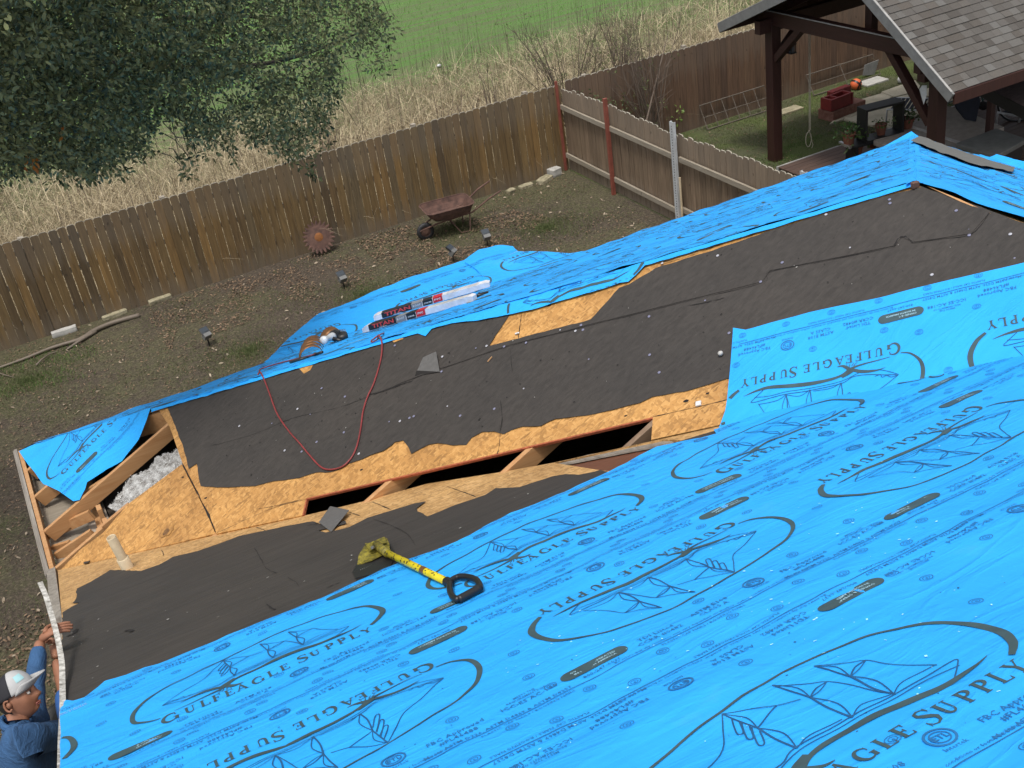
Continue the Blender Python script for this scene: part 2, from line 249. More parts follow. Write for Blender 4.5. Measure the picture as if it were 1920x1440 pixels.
# ---------------------------------------------------------------- mesh building
class MB:
    def __init__(s): s.v = []; s.f = []
    def add(s, vs, fs):
        b = len(s.v); s.v += [tuple(map(float, p)) for p in vs]; s.f += [tuple(b+i for i in f) for f in fs]; return s
    def box(s, c, d, R=None):
        """c centre, d full sizes, R optional 3x3 rows = local axes"""
        R = np.eye(3) if R is None else np.array(R, float); c = np.array(c, float); h = np.array(d, float)/2
        vs = [c+R[0]*x*h[0]+R[1]*y*h[1]+R[2]*z*h[2] for z in (-1, 1) for y in (-1, 1) for x in (-1, 1)]
        return s.add(vs, [(0, 2, 3, 1), (4, 5, 7, 6), (0, 1, 5, 4), (2, 6, 7, 3), (0, 4, 6, 2), (1, 3, 7, 5)])
    def bar(s, a, b, w, h, up=(0, 0, 1)):
        a = np.array(a, float); b = np.array(b, float); d = b-a; l = np.linalg.norm(d); d /= l
        u = np.array(up, float); x = np.cross(d, u)
        if np.linalg.norm(x) < 1e-4: x = np.cross(d, (1, 0, 0))
        x /= np.linalg.norm(x); u = np.cross(x, d); return s.box((a+b)/2, (l, w, h), (d, x, u))
    def tube(s, pts, r, n=8, cap=True, flat=1.0):
        pts = [np.array(p, float) for p in pts]; rs = r if isinstance(r, (list, tuple, np.ndarray)) else [r]*len(pts)
        b = len(s.v); prev = None
        for i, p in enumerate(pts):
            d = pts[min(i+1, len(pts)-1)]-pts[max(i-1, 0)]; d = d/(np.linalg.norm(d)+1e-12)
            x = (prev - d*np.dot(prev, d)) if prev is not None else np.cross(d, (0, 0, 1) if abs(d[2]) < .9 else (1, 0, 0))
            x = x/(np.linalg.norm(x)+1e-12); prev = x; y = np.cross(d, x)
            for k in range(n):
                a = 2*math.pi*k/n; s.v.append(tuple(p+rs[i]*(x*math.cos(a)+y*math.sin(a)*flat)))
        for i in range(len(pts)-1):
            for k in range(n):
                a = b+i*n+k; c = b+i*n+(k+1) % n; s.f.append((a, c, c+n, a+n))
        if cap: s.f.append(tuple(b+k for k in range(n))[::-1]); s.f.append(tuple(b+(len(pts)-1)*n+k for k in range(n)))
        return s
    def lathe(s, c, prof, n=20, ax=(0, 0, 1)):
        """prof: list of (radius, height) along ax"""
        ax = np.array(ax, float); ax /= np.linalg.norm(ax); x = np.cross(ax, (0, 0, 1) if abs(ax[2]) < .9 else (1, 0, 0)); x /= np.linalg.norm(x); y = np.cross(ax, x); b = len(s.v)
        for r, h in prof:
            for k in range(n):
                a = 2*math.pi*k/n; s.v.append(tuple(np.array(c)+ax*h+r*(x*math.cos(a)+y*math.sin(a))))
        for i in range(len(prof)-1):
            for k in range(n):
                a = b+i*n+k; c2 = b+i*n+(k+1) % n; s.f.append((a, c2, c2+n, a+n))
        return s
    def prism(s, poly, d):
        """poly: 3-D points in a plane, d: extrusion vector"""
        n = len(poly); b = len(s.v); d = np.array(d, float); pts = [np.array(p, float) for p in poly]
        tris = tessellate_polygon([[Vector(p) for p in pts]])
        s.v += [tuple(p) for p in pts]+[tuple(p+d) for p in pts]
        for t in tris: s.f.append(tuple(b+i for i in t)); s.f.append(tuple(b+n+i for i in t[::-1]))
        for i in range(n): j = (i+1) % n; s.f.append((b+i, b+j, b+n+j, b+n+i))
        return s
    def ball(s, c, r, n=12, sc=(1, 1, 1), fn=None):
        b = len(s.v); m = n//2
        for i in range(m+1):
            for k in range(n):
                th = math.pi*i/m; ph = 2*math.pi*k/n; d = np.array([math.sin(th)*math.cos(ph), math.sin(th)*math.sin(ph), math.cos(th)])
                rr = r*(fn(d) if fn else 1); s.v.append(tuple(np.array(c)+d*rr*np.array(sc)))
        for i in range(m):
            for k in range(n):
                a = b+i*n+k; c2 = b+i*n+(k+1) % n; s.f.append((a, a+n, c2+n, c2))
        return s
ROOT = {}
def worldloc(o):
    l = Vector((0, 0, 0))
    while o is not None: l += o.location; o = o.parent
    return l
def part(name, mb, mat, parent=None, smooth=False, bevel=0, label=None, fix=False):
    off = worldloc(parent) if parent else Vector((0, 0, 0))
    me = bpy.data.meshes.new(name)
    v = np.array(mb.v, float).reshape(-1, 3)-np.array(off)
    me.from_pydata(v.tolist(), [], mb.f); me.update()
    if fix:
        bm = bmesh.new(); bm.from_mesh(me); bmesh.ops.recalc_face_normals(bm, faces=bm.faces); bm.to_mesh(me); bm.free()
    me.materials.append(M(mat) if isinstance(mat, str) else mat)
    if smooth: me.polygons.foreach_set('use_smooth', [True]*len(me.polygons))
    o = bpy.data.objects.new(name, me); sc.collection.objects.link(o)
    if parent: o.parent = parent
    if bevel:
        b = o.modifiers.new('bevel', 'BEVEL'); b.width = bevel; b.segments = 2; b.limit_method = 'ANGLE'
    if label: o['label'] = label
    return o
def thing(name, loc, label, cat, group=None):
    o = bpy.data.objects.new(name, None); sc.collection.objects.link(o); o.location = Vector([float(x) for x in loc]); o.empty_display_size = .2
    o['label'] = label; o['category'] = cat
    if group: o['group'] = group
    return o
def tag(o, label, cat, group=None, kind=None):
    if kind: o['kind'] = kind
    if label: o['label'] = label
    if cat: o['category'] = cat
    if group: o['group'] = group
    return o
def dup(root, loc, label=None, rotz=None, group=None):
    r = root.copy(); sc.collection.objects.link(r); r.location = Vector([float(x) for x in loc])
    if rotz is not None: r.rotation_euler = (0, 0, rotz)
    if label: r['label'] = label
    if group: r['group'] = group
    for ch in list(root.children):
        c = ch.copy(); sc.collection.objects.link(c); c.parent = r
        for g in list(ch.children):
            d = g.copy(); sc.collection.objects.link(d); d.parent = c
    bpy.context.view_layer.update()
    return r
def meshobj(name, V, Fq, mat, parent=None):
    """fast path for many identical polygons: V (n,k,3), Fq = k corners each"""
    n, k, _ = V.shape; off = np.array(worldloc(parent)) if parent else 0
    me = bpy.data.meshes.new(name); me.vertices.add(n*k); me.vertices.foreach_set('co', (V-off).reshape(-1).astype(np.float32))
    fs = np.array(Fq); nf, kc = fs.shape; idx = (np.arange(n)[:, None, None]*k+fs[None]).reshape(-1)
    me.loops.add(len(idx)); me.loops.foreach_set('vertex_index', idx.astype(np.int32)); me.polygons.add(n*nf)
    me.polygons.foreach_set('loop_start', np.arange(0, len(idx), kc).astype(np.int32)); me.update(calc_edges=True); me.validate()
    me.materials.append(M(mat)); o = bpy.data.objects.new(name, me); sc.collection.objects.link(o)
    if parent: o.parent = parent
    return o
# ---- sheets: polygons in a plane cut into a grid and lifted by a height function
def cutpoly(poly, step):
    bm = bmesh.new(); vs = [bm.verts.new((p[0], p[1], 0)) for p in poly]
    for t in tessellate_polygon([[Vector((p[0], p[1], 0)) for p in poly]]):
        try: bm.faces.new([vs[i] for i in t])
        except ValueError: pass
    lo = np.min(poly, 0); hi = np.max(poly, 0)
    for ax in (0, 1):
        for x in np.arange(math.floor(lo[ax]/step)*step+step, hi[ax], step):
            no = Vector((1, 0, 0)) if ax == 0 else Vector((0, 1, 0)); co = Vector((x, 0, 0)) if ax == 0 else Vector((0, x, 0))
            bmesh.ops.bisect_plane(bm, geom=bm.verts[:]+bm.edges[:]+bm.faces[:], plane_co=co, plane_no=no, dist=1e-5)
    bmesh.ops.dissolve_limit(bm, angle_limit=.001, verts=[v for v in bm.verts], edges=[e for e in bm.edges if not (abs(e.verts[0].co.x-e.verts[1].co.x) < 1e-4 or abs(e.verts[0].co.y-e.verts[1].co.y) < 1e-4) and not e.is_boundary], delimit=set()) if False else None
    bm.verts.index_update(); V = np.array([v.co[:2] for v in bm.verts]); F_ = [[v.index for v in f.verts] for f in bm.faces]; bm.free()
    return V, F_
_ph = np.random.default_rng(5).uniform(0, 6.28, (24, 2)); _k = np.random.default_rng(6).normal(0, 1, (24, 2))
def wav(u, v, wl, seed=0):
    """smooth random height in about -1..1 with wavelength wl"""
    u = np.asarray(u, float); v = np.asarray(v, float); r = np.zeros_like(u)
    for i in range(6):
        j = (i+seed*5) % 24; k = _k[j]/np.linalg.norm(_k[j])*2*math.pi/wl*(.7+.12*i); r = r+np.sin(k[0]*u+k[1]*v+_ph[j][0])
    return r/3.0
def sheet(name, fr, poly, mat, parent, hfn, step=.08, jag=0, label=None):
    poly = [tuple(p) for p in poly]
    if jag:
        out = []
        for a, b in zip(poly, poly[1:]+poly[:1]):
            n = max(1, int(math.dist(a, b)/.05)); nx, ny = (b[1]-a[1]), -(b[0]-a[0]); l = math.hypot(nx, ny)+1e-9
            for i in range(n):
                t = i/n; j = random.uniform(-jag, jag)*(1 if i else .3); out.append((a[0]+(b[0]-a[0])*t+nx/l*j, a[1]+(b[1]-a[1])*t+ny/l*j))
        poly = out
    V, F_ = cutpoly(poly, step); h = hfn(V[:, 0], V[:, 1]); mb = MB(); mb.v = [tuple(fr.P(a, b, c)) for (a, b), c in zip(V, h)]; mb.f = F_
    o = part(name, mb, mat, parent, smooth=True, label=label); return o
def inpoly(P, poly):
    x, y = P[:, 0], P[:, 1]; r = np.zeros(len(P), bool); n = len(poly)
    for i in range(n):
        a, b = poly[i], poly[(i+1) % n]
        if a[1] == b[1]: continue
        c = ((a[1] > y) != (b[1] > y)) & (x < (b[0]-a[0])*(y-a[1])/(b[1]-a[1])+a[0]); r ^= c
    return r
def slab(name, fr, poly, mat, parent, th=.012, top=0.0, label=None):
    mb = MB(); mb.prism([fr.P(a, b, top) for a, b in poly], -fr.n*th); return part(name, mb, mat, parent, label=label, fix=True)
def strip2(pts, ws, close=False):
    """2-D polyline with widths -> verts, quads"""
    pts = np.array(pts, float); n = len(pts); ws = np.full(n, ws) if np.isscalar(ws) else np.array(ws, float)
    d = np.gradient(pts, axis=0); d /= (np.linalg.norm(d, axis=1)[:, None]+1e-9); nr = np.stack([-d[:, 1], d[:, 0]], 1)
    V = np.concatenate([pts+nr*ws[:, None]/2, pts-nr*ws[:, None]/2]); F_ = [(i, i+1, n+i+1, n+i) for i in range(n-1)]
    return V, F_
def smooth(pts, k=6):
    p = np.array(pts, float); n = len(p); out = []
    for i in range(n-1):
        p0, p1, p2, p3 = p[max(i-1, 0)], p[i], p[i+1], p[min(i+2, n-1)]
        for j in range(k):
            t = j/k; out.append(.5*((2*p1)+(-p0+p2)*t+(2*p0-5*p1+4*p2-p3)*t*t+(-p0+3*p1-3*p2+p3)*t**3))
    out.append(p[-1]); return np.array(out)
class Print:
    """flat artwork in roll coordinates: x along the roll, y down from its upper edge"""
    def __init__(s): s.V = []; s.F = []; s.m = []; s.n = 0
    def add(s, V, F_, m=0):
        V = np.asarray(V, float); s.V.append(V); s.F += [tuple(i+s.n for i in f) for f in F_]; s.m += [m]*len(F_); s.n += len(V)
    def st(s, pts, w, m=0, k=5, sm=True):
        pts = np.array(pts, float)
        if sm:
            q = smooth(np.column_stack([pts, w if not np.isscalar(w) else np.full(len(pts), w)]), k); pts, w = q[:, :2], q[:, 2]
        s.add(*strip2(pts, w), m)
    def put(s, o, M2, t, m=None):
        if s is o: return
        for V in [np.concatenate(o.V)]: s.V.append(V@np.array(M2, float).T+np.array(t)); s.F += [tuple(i+s.n for i in f) for f in o.F]; s.m += o.m; s.n += len(V)
_tx = {}
def text2(txt, size, align='CENTER', off=.0):
    key = (txt, align, off)
    if key not in _tx:
        c = bpy.data.curves.new('t', 'FONT'); c.body = txt; c.align_x = align; c.align_y = 'CENTER'; c.resolution_u = 1; c.fill_mode = 'FRONT'; c.offset = off; c.space_line = 1.0
        o = bpy.data.objects.new('t', c); sc.collection.objects.link(o); bpy.context.view_layer.update()
        me = bpy.data.meshes.new_from_object(o.evaluated_get(bpy.context.evaluated_depsgraph_get()))
        V = np.array([v.co[:2] for v in me.vertices]).reshape(-1, 2); F_ = [tuple(p.vertices) for p in me.polygons]
        bpy.data.objects.remove(o); bpy.data.curves.remove(c); bpy.data.meshes.remove(me); _tx[key] = (V, F_)
    V, F_ = _tx[key]; return V*size*np.array([1, -1]), F_
# serif capitals, unit height, y up: list of strokes (points, widths)
TH, TN = .17, .065
def _ser(x, y, w=.26): return ([(x-w/2, y), (x+w/2, y)], [.05, .05])
def _arc(cx, cy, rx, ry, a0, a1, n=14): return [(cx+rx*math.cos(math.radians(a0+(a1-a0)*i/n)), cy+ry*math.sin(math.radians(a0+(a1-a0)*i/n))) for i in range(n+1)]
LET = {
 'G': (.86, [(_arc(.44, .5, .37, .48, 48, 318), [.06+.13*math.sin(math.pi*i/14)**1.2 for i in range(15)]), ([(.76, .04), (.76, .42)], [TH, TH]), _ser(.74, .42, .30), ([(.70, .95), (.715, .66)], [.03, .07])]),
 'U': (.84, [([(.2, 1), (.2, .34)], [TH, TH]), (_arc(.42, .32, .22, .29, 180, 360), [TH-.11*i/14 for i in range(15)]), ([(.64, .34), (.64, 1)], [TN, TN]), _ser(.2, .975, .34), _ser(.64, .975, .28)]),
 'L': (.72, [([(.2, 0), (.2, 1)], [TH, TH]), ([(.05, .03), (.66, .03)], [TN, TN]), ([(.66, .01), (.69, .26)], [.10, .03]), _ser(.2, .975, .34)]),
 'F': (.68, [([(.2, 0), (.2, 1)], [TH, TH]), ([(.04, .97), (.60, .97)], [TN, TN]), ([(.2, .52), (.48, .52)], [TN, TN]), ([(.60, 1), (.62, .76)], [.09, .03]), ([(.47, .66), (.47, .38)], [.05, .05]), _ser(.2, .025, .34)]),
 'E': (.72, [([(.2, 0), (.2, 1)], [TH, TH]), ([(.04, .97), (.60, .97)], [TN, TN]), ([(.2, .52), (.48, .52)], [TN, TN]), ([(.04, .03), (.64, .03)], [TN, TN]), ([(.60, 1), (.62, .76)], [.09, .03]), ([(.64, 0), (.67, .26)], [.10, .03]), ([(.47, .66), (.47, .38)], [.05, .05])]),
 'A': (.86, [([(.12, .03), (.41, .98)], [TN, TN]), ([(.40, 1.0), (.72, .03)], [.12, TH]), ([(.24, .33), (.58, .33)], [TN, TN]), _ser(.12, .025, .24), _ser(.72, .025, .32)]),
 'S': (.66, [([(.56, .80), (.50, .92), (.34, .97), (.17, .88), (.16, .72), (.30, .58), (.44, .47), (.55, .32), (.50, .13), (.33, .03), (.17, .08), (.09, .22)], [.03, .05, .07, .10, .15, .18, .18, .15, .10, .07, .05, .03]), ([(.56, .98), (.575, .74)], [.03, .05]), ([(.075, .28), (.09, .02)], [.05, .03])]),
 'P': (.68, [([(.2, 0), (.2, 1)], [TH, TH]), ([(.04, .97), (.3, .97)], [TN, TN]), (_arc(.30, .73, .30, .235, 90, -90), [TN+.11*math.sin(math.pi*i/14) for i in range(15)]), ([(.2, .495), (.32, .495)], [TN, TN]), _ser(.2, .025, .34)]),
 'Y': (.82, [([(.12, .98), (.42, .50)], [TH, TH-.02]), ([(.42, .50), (.70, .98)], [TN, TN]), ([(.42, .52), (.42, 0)], [TH, TH]), _ser(.12, .975, .30), _ser(.70, .975, .24), _ser(.42, .025, .34)])}
def eagle_logo():
    """oval brush ring, three-masted ship, swoosh with a gliding bird, company name; x from -.11 to 1.05, y up"""
    p = Print()
    S = lambda pts, w, m=0, k=5: p.st([(a, b) for a, b in pts], (w*.82 if np.isscalar(w) else [max(q*.88, .0015) for q in w]), m, k)
    S([(.00, .035), (-.055, .06), (-.105, .14), (-.105, .25), (-.05, .36), (.03, .425), (.14, .465), (.28, .50), (.45, .53), (.63, .54), (.78, .515), (.90, .47), (1.00, .39), (1.04, .30), (1.05, .18), (1.01, .085), (.955, .035)],
      [.006, .012, .022, .026, .020, .014, .012, .011, .011, .011, .011, .013, .018, .026, .034, .030, .020], 1, 6)
    # swoosh and hull
    S([(.06, .045), (.14, .05), (.22, .055), (.28, .068), (.34, .105), (.43, .117), (.54, .112), (.65, .095), (.76, .072), (.85, .075), (.925, .092)], [.004, .008, .013, .020, .020, .026, .034, .032, .027, .016, .002], 1, 6)
    S([(.28, .075), (.22, .11), (.14, .125), (.09, .118)], [.022, .026, .014, .002], 1)
    S([(.29, .07), (.325, .035), (.36, .03)], [.028, .018, .003], 1); S([(.262, .078), (.30, .095), (.335, .12)], [.03, .04, .016], 1)
    for dx in (-.02, -.008, .006, .018): S([(.285+dx, .05), (.275+dx*1.6, .025)], [.006, .002], 1, 2)
    S([(.80, .082), (.85, .125), (.872, .158), (.76, .158), (.66, .156), (.52, .167), (.34, .166), (.27, .135), (.18, .145), (.10, .175), (.03, .197)], .0055); S([(.855, .122), (.76, .140), (.65, .138), (.50, .150), (.34, .148), (.22, .112), (.12, .128), (.02, .198)], .0045)
    S([(.02, .20), (.06, .205), (.085, .185), (.11, .19), (.12, .165), (.15, .17)], .005)
    for bx, top in ((.66, .49), (.52, .505), (.34, .50)):
        S([(bx, .16), (bx-.006, .25), (bx+.002, .34)], .0075); S([(bx, .16), (bx+.024, .25), (bx+.002, .34)], .005)
        S([(bx+.002, .34), (bx-.004, .42), (bx-.01, top)], .007); S([(bx+.002, .34), (bx+.018, .42), (bx-.01, top)], .0045)
    for bx, e in ((.66, .18), (.52, .16)):
        S([(bx-.01, .49), (bx+.045, .42), (bx+.09, .38), (bx+.11, .31), (bx+.17 if e > .17 else bx+.14, e)], .0045); S([(bx+.002, .34), (bx+.045, .372), (bx+.09, .38)], .006)
        S([(bx, .16), (bx+.06, .192), (bx+(.17 if e > .17 else .135), e+.005)], .0045); S([(bx+.002, .34), (bx+.04, .35), (bx+.09, .38)], .004)
    S([(.33, .50), (.39, .45), (.44, .385), (.50, .355)], .0045); S([(.34, .34), (.40, .37), (.44, .385)], .006); S([(.34, .16), (.40, .185), (.50, .178)], .0045)
    S([(.33, .50), (.28, .42), (.22, .33), (.12, .27), (.02, .20)], .005)
    for a in range(3): S([(.335, .46-.05*a), (.31, .41-.05*a), (.29, .36-.05*a), (.305, .355-.05*a), (.335, .42-.05*a)], .006)
    # name
    x = 0.0
    for i, (ch, px_) in enumerate(zip('GULFEAGLESUPPLY', [.00, .095, .162, .214, .268, .318, .390, .458, .515, .592, .652, .724, .782, .838, .893])):
        big = ch in 'GS' and i in (0, 9); h = .088 if big else .064; wdt = LET[ch][0]*h*.98; xs = px_
        yb = -.045-.014*math.sin(math.pi*px_/.95)*0+.0
        for pts, ws in LET[ch][1]:
            pts = np.array(pts)*[h*.95, h]+[xs, yb-(.008 if big else 0)]; p.add(*strip2(pts, np.array(ws)*h), 1)
    return p
def border_unit():
    """one repeat of the writing along a roll edge; reading direction x, y down; line at y=1.215"""
    p = Print()
    def tx(s, x, y, size, m=0, off=.002): V, F_ = text2(s, size, off=off); p.add(V+[x, y], F_, m)
    tx('FBC Approved', .0, 1.120, .034); tx('#FL46488', .0, 1.154, .034)
    tx('Meets ASTM D226, ASTM D4869 & ASTM D8257', .13, 1.196, .026)
    tx('MEETS THE', .27, 1.075, .017); tx('REQUIREMENTS OF', .27, 1.092, .017); tx('ICC-ES AC-188', .27, 1.122, .033)
    # badge
    n = 12; a = [(.43+.035*math.cos(t), 1.115+.035*math.sin(t)) for t in np.linspace(math.pi/2, 3*math.pi/2, n)]+[(.62+.035*math.cos(t), 1.115+.035*math.sin(t)) for t in np.linspace(-math.pi/2, math.pi/2, n)]
    p.add(a, [tuple(range(len(a)))[::-1]], 1); tx('OWNED & OPERATED', .525, 1.104, .018, 2, .02); tx('IN NORTH AMERICA', .525, 1.126, .018, 2, .02)
    tx('800-247-6637', .525, 1.176, .026)
    tx('TDI Listed', .77, 1.120, .033); tx('CCRR #0482', .77, 1.154, .033)
    tx('Be aware that slip resistance may vary dependent on weather, surface conditions or footwear being used', .98, 1.196, .0195)
    tx('ASTM E108', .995, 1.116, .033); tx('CLASS A', .995, 1.15, .033)
    for r, wd in ((.036, .007), (.024, .004)): p.add(*strip2([(1.20+r*1.1*math.cos(t), 1.10+r*math.sin(t)) for t in np.linspace(0, 2*math.pi, 19)], wd))
    tx('ETL', 1.20, 1.10, .03, 0, .02); tx('Intertek', 1.20, 1.15, .022)
    tx('PLASTIC CAP NAILS / ROOFING NAILS', .22, 1.236, .020); tx('PLASTIC CAP NAILS / ROOFING NAILS', .90, 1.236, .020)
    p.add(*strip2([(x, 1.214) for x in np.linspace(-.15, 1.26, 29)], .0042))
    p.m = [3 if q == 0 else q for q in p.m]
    return p
def stamp():
    p = Print()
    for r, wd in ((.0195, .0025), (.011, .0022)): p.add(*strip2([(r*1.15*math.cos(t), r*math.sin(t)) for t in np.linspace(0, 2*math.pi, 13)], wd))
    V, F_ = text2('e', .02, off=.01); p.add(V, F_); p.m = [3]*len(p.m); return p
LOGO, BORD, STAMP = eagle_logo(), border_unit(), stamp()
RW, PER = 1.33, 1.41
def roll_print(fr, poly, parent, hfn, g0, vtop, inverted, base=.95, u0=0, u1=6, detail=True, lift=.003, badge_b=-.10, badge_t=-.38, width=RW):
    """print one roll: g0 = u of the G of one logo, vtop = v of the roll's edge nearest the top of the picture"""
    pr = Print()
    sg = -1 if inverted else 1
    lo, hi = (u0-g0)*sg, (u1-g0)*sg
    if lo > hi: lo, hi = hi, lo
    for i in range(math.floor(lo/PER)-1, math.ceil(hi/PER)+1):
        x = i*PER
        pr.put(LOGO, [[1, 0], [0, -1]], (x, base))
        if detail:
            pr.put(BORD, np.eye(2), (x+badge_b-.525+.0, width-1.33)); pr.put(BORD, -np.eye(2), (x+badge_t+.525, 1.33))
        for k in range(5): pr.put(STAMP, np.eye(2), (x+k*.282, .055)); pr.put(STAMP, -np.eye(2), (x+.1+k*.282, width-.045))
        for k, (sx, sy) in enumerate(((.12, .31), (.55, .30), (1.22, .36), (1.17, .62), (.5, 1.02), (.98, 1.04), (1.30, .95), (.08, 1.03), (1.2, .22))): pr.put(STAMP, np.eye(2), (x+sx, sy))
    V = np.concatenate(pr.V)
    if inverted: UV = np.column_stack([g0-V[:, 0], vtop+width-V[:, 1]])
    else: UV = np.column_stack([g0+V[:, 0], vtop+V[:, 1]])
    return emit_print(pr, UV, fr, poly, parent, hfn, lift)
def emit_print(pr, UV, fr, poly, parent, hfn, lift=.003):
    inside = inpoly(UV, poly)
    H = hfn(UV[:, 0], UV[:, 1])+lift
    keep = [all(inside[i] for i in f) for f in pr.F]
    used = np.zeros(len(UV), bool)
    for f, k in zip(pr.F, keep):
        if k: used[list(f)] = True
    remap = np.cumsum(used)-1; P = fr.o+UV[used][:, :1]*fr.u+UV[used][:, 1:2]*fr.v+H[used][:, None]*fr.n
    faces = [tuple(int(remap[i]) for i in f) for f, k in zip(pr.F, keep) if k]; mi = [q for q, k in zip(pr.m, keep) if k]
    if not faces: return None
    mb = MB(); mb.v = [tuple(p) for p in P]; mb.f = faces
    o = part('printed_lettering', mb, 'ink', parent); o.data.materials.append(M('ink_grey')); o.data.materials.append(M('ink_light')); o.data.materials.append(M('ink_soft')); o.data.polygons.foreach_set('material_index', mi)
    return o
# ================================================================ the house and its roof
house = thing('house', (5.2, 5.5, 0), 'hip-roofed house, its roof part printed blue membrane, part black felt and bare board', 'house')
hb = (X0+.45, X0+L-.45)
mb = MB(); zc = EZ-.12
wall_poly = [(hb[0], C0[1]-20), (hb[0], Y1-.45), (hb[1], Y1-.45), (hb[1], C0[1]-20)]
for a, b in zip(wall_poly, wall_poly[1:]+wall_poly[:1]): mb.bar((*a, zc/2), (*b, zc/2), .18, zc)
part('wall', mb, 'stucco', house)
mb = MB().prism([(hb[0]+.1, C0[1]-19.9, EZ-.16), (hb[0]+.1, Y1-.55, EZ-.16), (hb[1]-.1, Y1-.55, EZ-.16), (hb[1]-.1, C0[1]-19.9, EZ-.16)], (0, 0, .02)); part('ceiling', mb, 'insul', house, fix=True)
# soffit under the overhang at the open corner
mb = MB().box((X0+.23, (C0[1]+Y1)/2, EZ-.17), (.42, W+.1, .012)); mb.box((X0+.8, Y1-.2, EZ-.172), (1.0, .46, .012)); part('soffit', mb, 'soffit', house)
mb = MB().box((X0+L/2, Y1-.22, EZ-.175), (L-1, .40, .012)); part('soffit', mb, 'soffit', house)
# gable wall above the ceiling line under the near slope's rake
YB = -3.2; RVMAX = (C0[1]+2.0)*K       # the near slope's ridge is behind the camera
def zroof(y): return EZ+T*(C0[1]-y)
mb = MB(); mb.prism([(hb[0], C0[1]-.4, EZ-.2), (hb[0], -2.0, EZ-.2), (hb[0], -2.0, zroof(-2.0)-.17), (hb[0], C0[1]-.4, zroof(C0[1]-.4)-.17)], (.1, 0, 0)); part('gable_wall', mb, 'stucco', house, fix=True)
# ---- decking
UR = lambda u: u
h0 = lambda u, v: np.zeros_like(np.asarray(u, float))
near_val = [(s, s*K) for s in (0, L/2)]
slotlow = F1.px((570, 967), (640, 950), (690, 938), (800, 907), (940, 885), (1035, 868))
plank_cut = F1.px((1040, 868), (1128, 882), (1150, 884), (1200, 868), (1240, 846), (1290, 826))
nearpoly = [(0.03, 0.02)]+F1.px((250, 1036), (405, 1001), (500, 981))+slotlow+plank_cut+F1.px((1240, 824))+[(3.0, 3.0*K+.02), (L/2, L/2*K), (L-RVMAX/K, RVMAX), (.075, RVMAX), (.075, 2.2)]
slab('roof_decking', F1, nearpoly, 'osb_near', house, .014)
RX = X0+L-RVMAX/K; mb = MB().prism([(X0, -2.0, zroof(-2.0)), (RX, -2.0, zroof(-2.0)), (X0+L, -2.0-(X0+L-RX), EZ), (X0, -2.0-(X0+L-RX), EZ)], (0, 0, -.02)); part('back_slope', mb, 'shingle_brown', house, fix=True)
# slope between hip and valley: bare opening at the left corner and the long slot above the valley
def ridge_u(v):  # where the slope reaches its ridge, x = X0+L/2
    # x = X0 + u*VD[0] + v*V2x
    return (L/2 - v*F2.v[0])/F2.u[0]
op_edge = F2.px((300, 767), (318, 800), (341, 866))
osb_low = F2.px((341, 866), (240, 943), (193, 997), (112, 1067))
slot = F2.px((575, 935), (1224, 783), (1221, 826))
top_l = F2.px((296, 769))[0][0]
far2 = [(top_l, 0.0), (ridge_u(0), 0.0), (ridge_u(1.68), 1.68)]+[(F2.px((1221, 826))[0][0], 1.665), slot[2], slot[1], slot[0]]+F2.px((568, 966))+[(F2.px((405, 1000))[0][0], 1.655)]
slab('roof_decking', F2, far2+F2.px((405, 998), (388, 960), (342, 868), (318, 800)), 'osb', house, .014)
slab('roof_decking', F2, F2.px((340, 870), (386, 960), (403, 1000), (330, 1018), (250, 1036), (113, 1068), (150, 1030), (193, 998), (240, 944)), 'osb', house, .014, top=-.004, label='loose triangular sheet of bare board by the open rafters')
# lower edge strip of the slot in the near slope shows its sawn edge
def edge_bar(fr, pts, mat, name, w=.006, h=.016, dz=-.009):
    mb = MB()
    for a, b in zip(pts, pts[1:]): mb.bar(fr.P(*a, dz), fr.P(*b, dz), w, h, fr.n)
    return part(name, mb, mat, house)
edge_bar(F2, [(a, b+.002) for a, b in slot[:2]], 'osb_edge', 'sawn_edge', .012, .02)
edge_bar(F2, [slot[0], F2.px((568, 966))[0]], 'osb_edge', 'sawn_edge', .012, .02)
# far slope and the slope beyond the ridge
def zf3(x, y): return EZ+T*(Y1-y)
slab('roof_decking', F3, [(.02, 0), (L, 0), (L/2, L/2*K)], 'osb', house, .014)
F4U = Y1+2.0; F4V = RVMAX
slab('roof_decking', F4, [(0, 0), (F4U+RVMAX/K, 0), (F4U, F4V), (W+L/2, L/2*K), (L/2, L/2*K)], 'osb', house, .014)
# board exposed between slot and membrane
zz = -.03
mb = MB().prism([F1.P(*q, zz) for q in F1.px((1036, 866), (1120, 850), (1195, 838), (1300, 815), (1330, 812), (1300, 835), (1240, 860), (1150, 900), (1090, 884))], -F1.n*.03); part('valley_board', mb, 'plank_red', house, fix=True)
mb = MB().prism([F1.P(*q, zz+.02) for q in F1.px((1040, 867), (1100, 850), (1180, 836), (1222, 829), (1290, 812), (1375, 790), (1380, 795), (1300, 815), (1225, 834), (1190, 840), (1110, 856), (1050, 868))], -F1.n*.012); part('valley_batten', mb, 'weathered', house, fix=True)
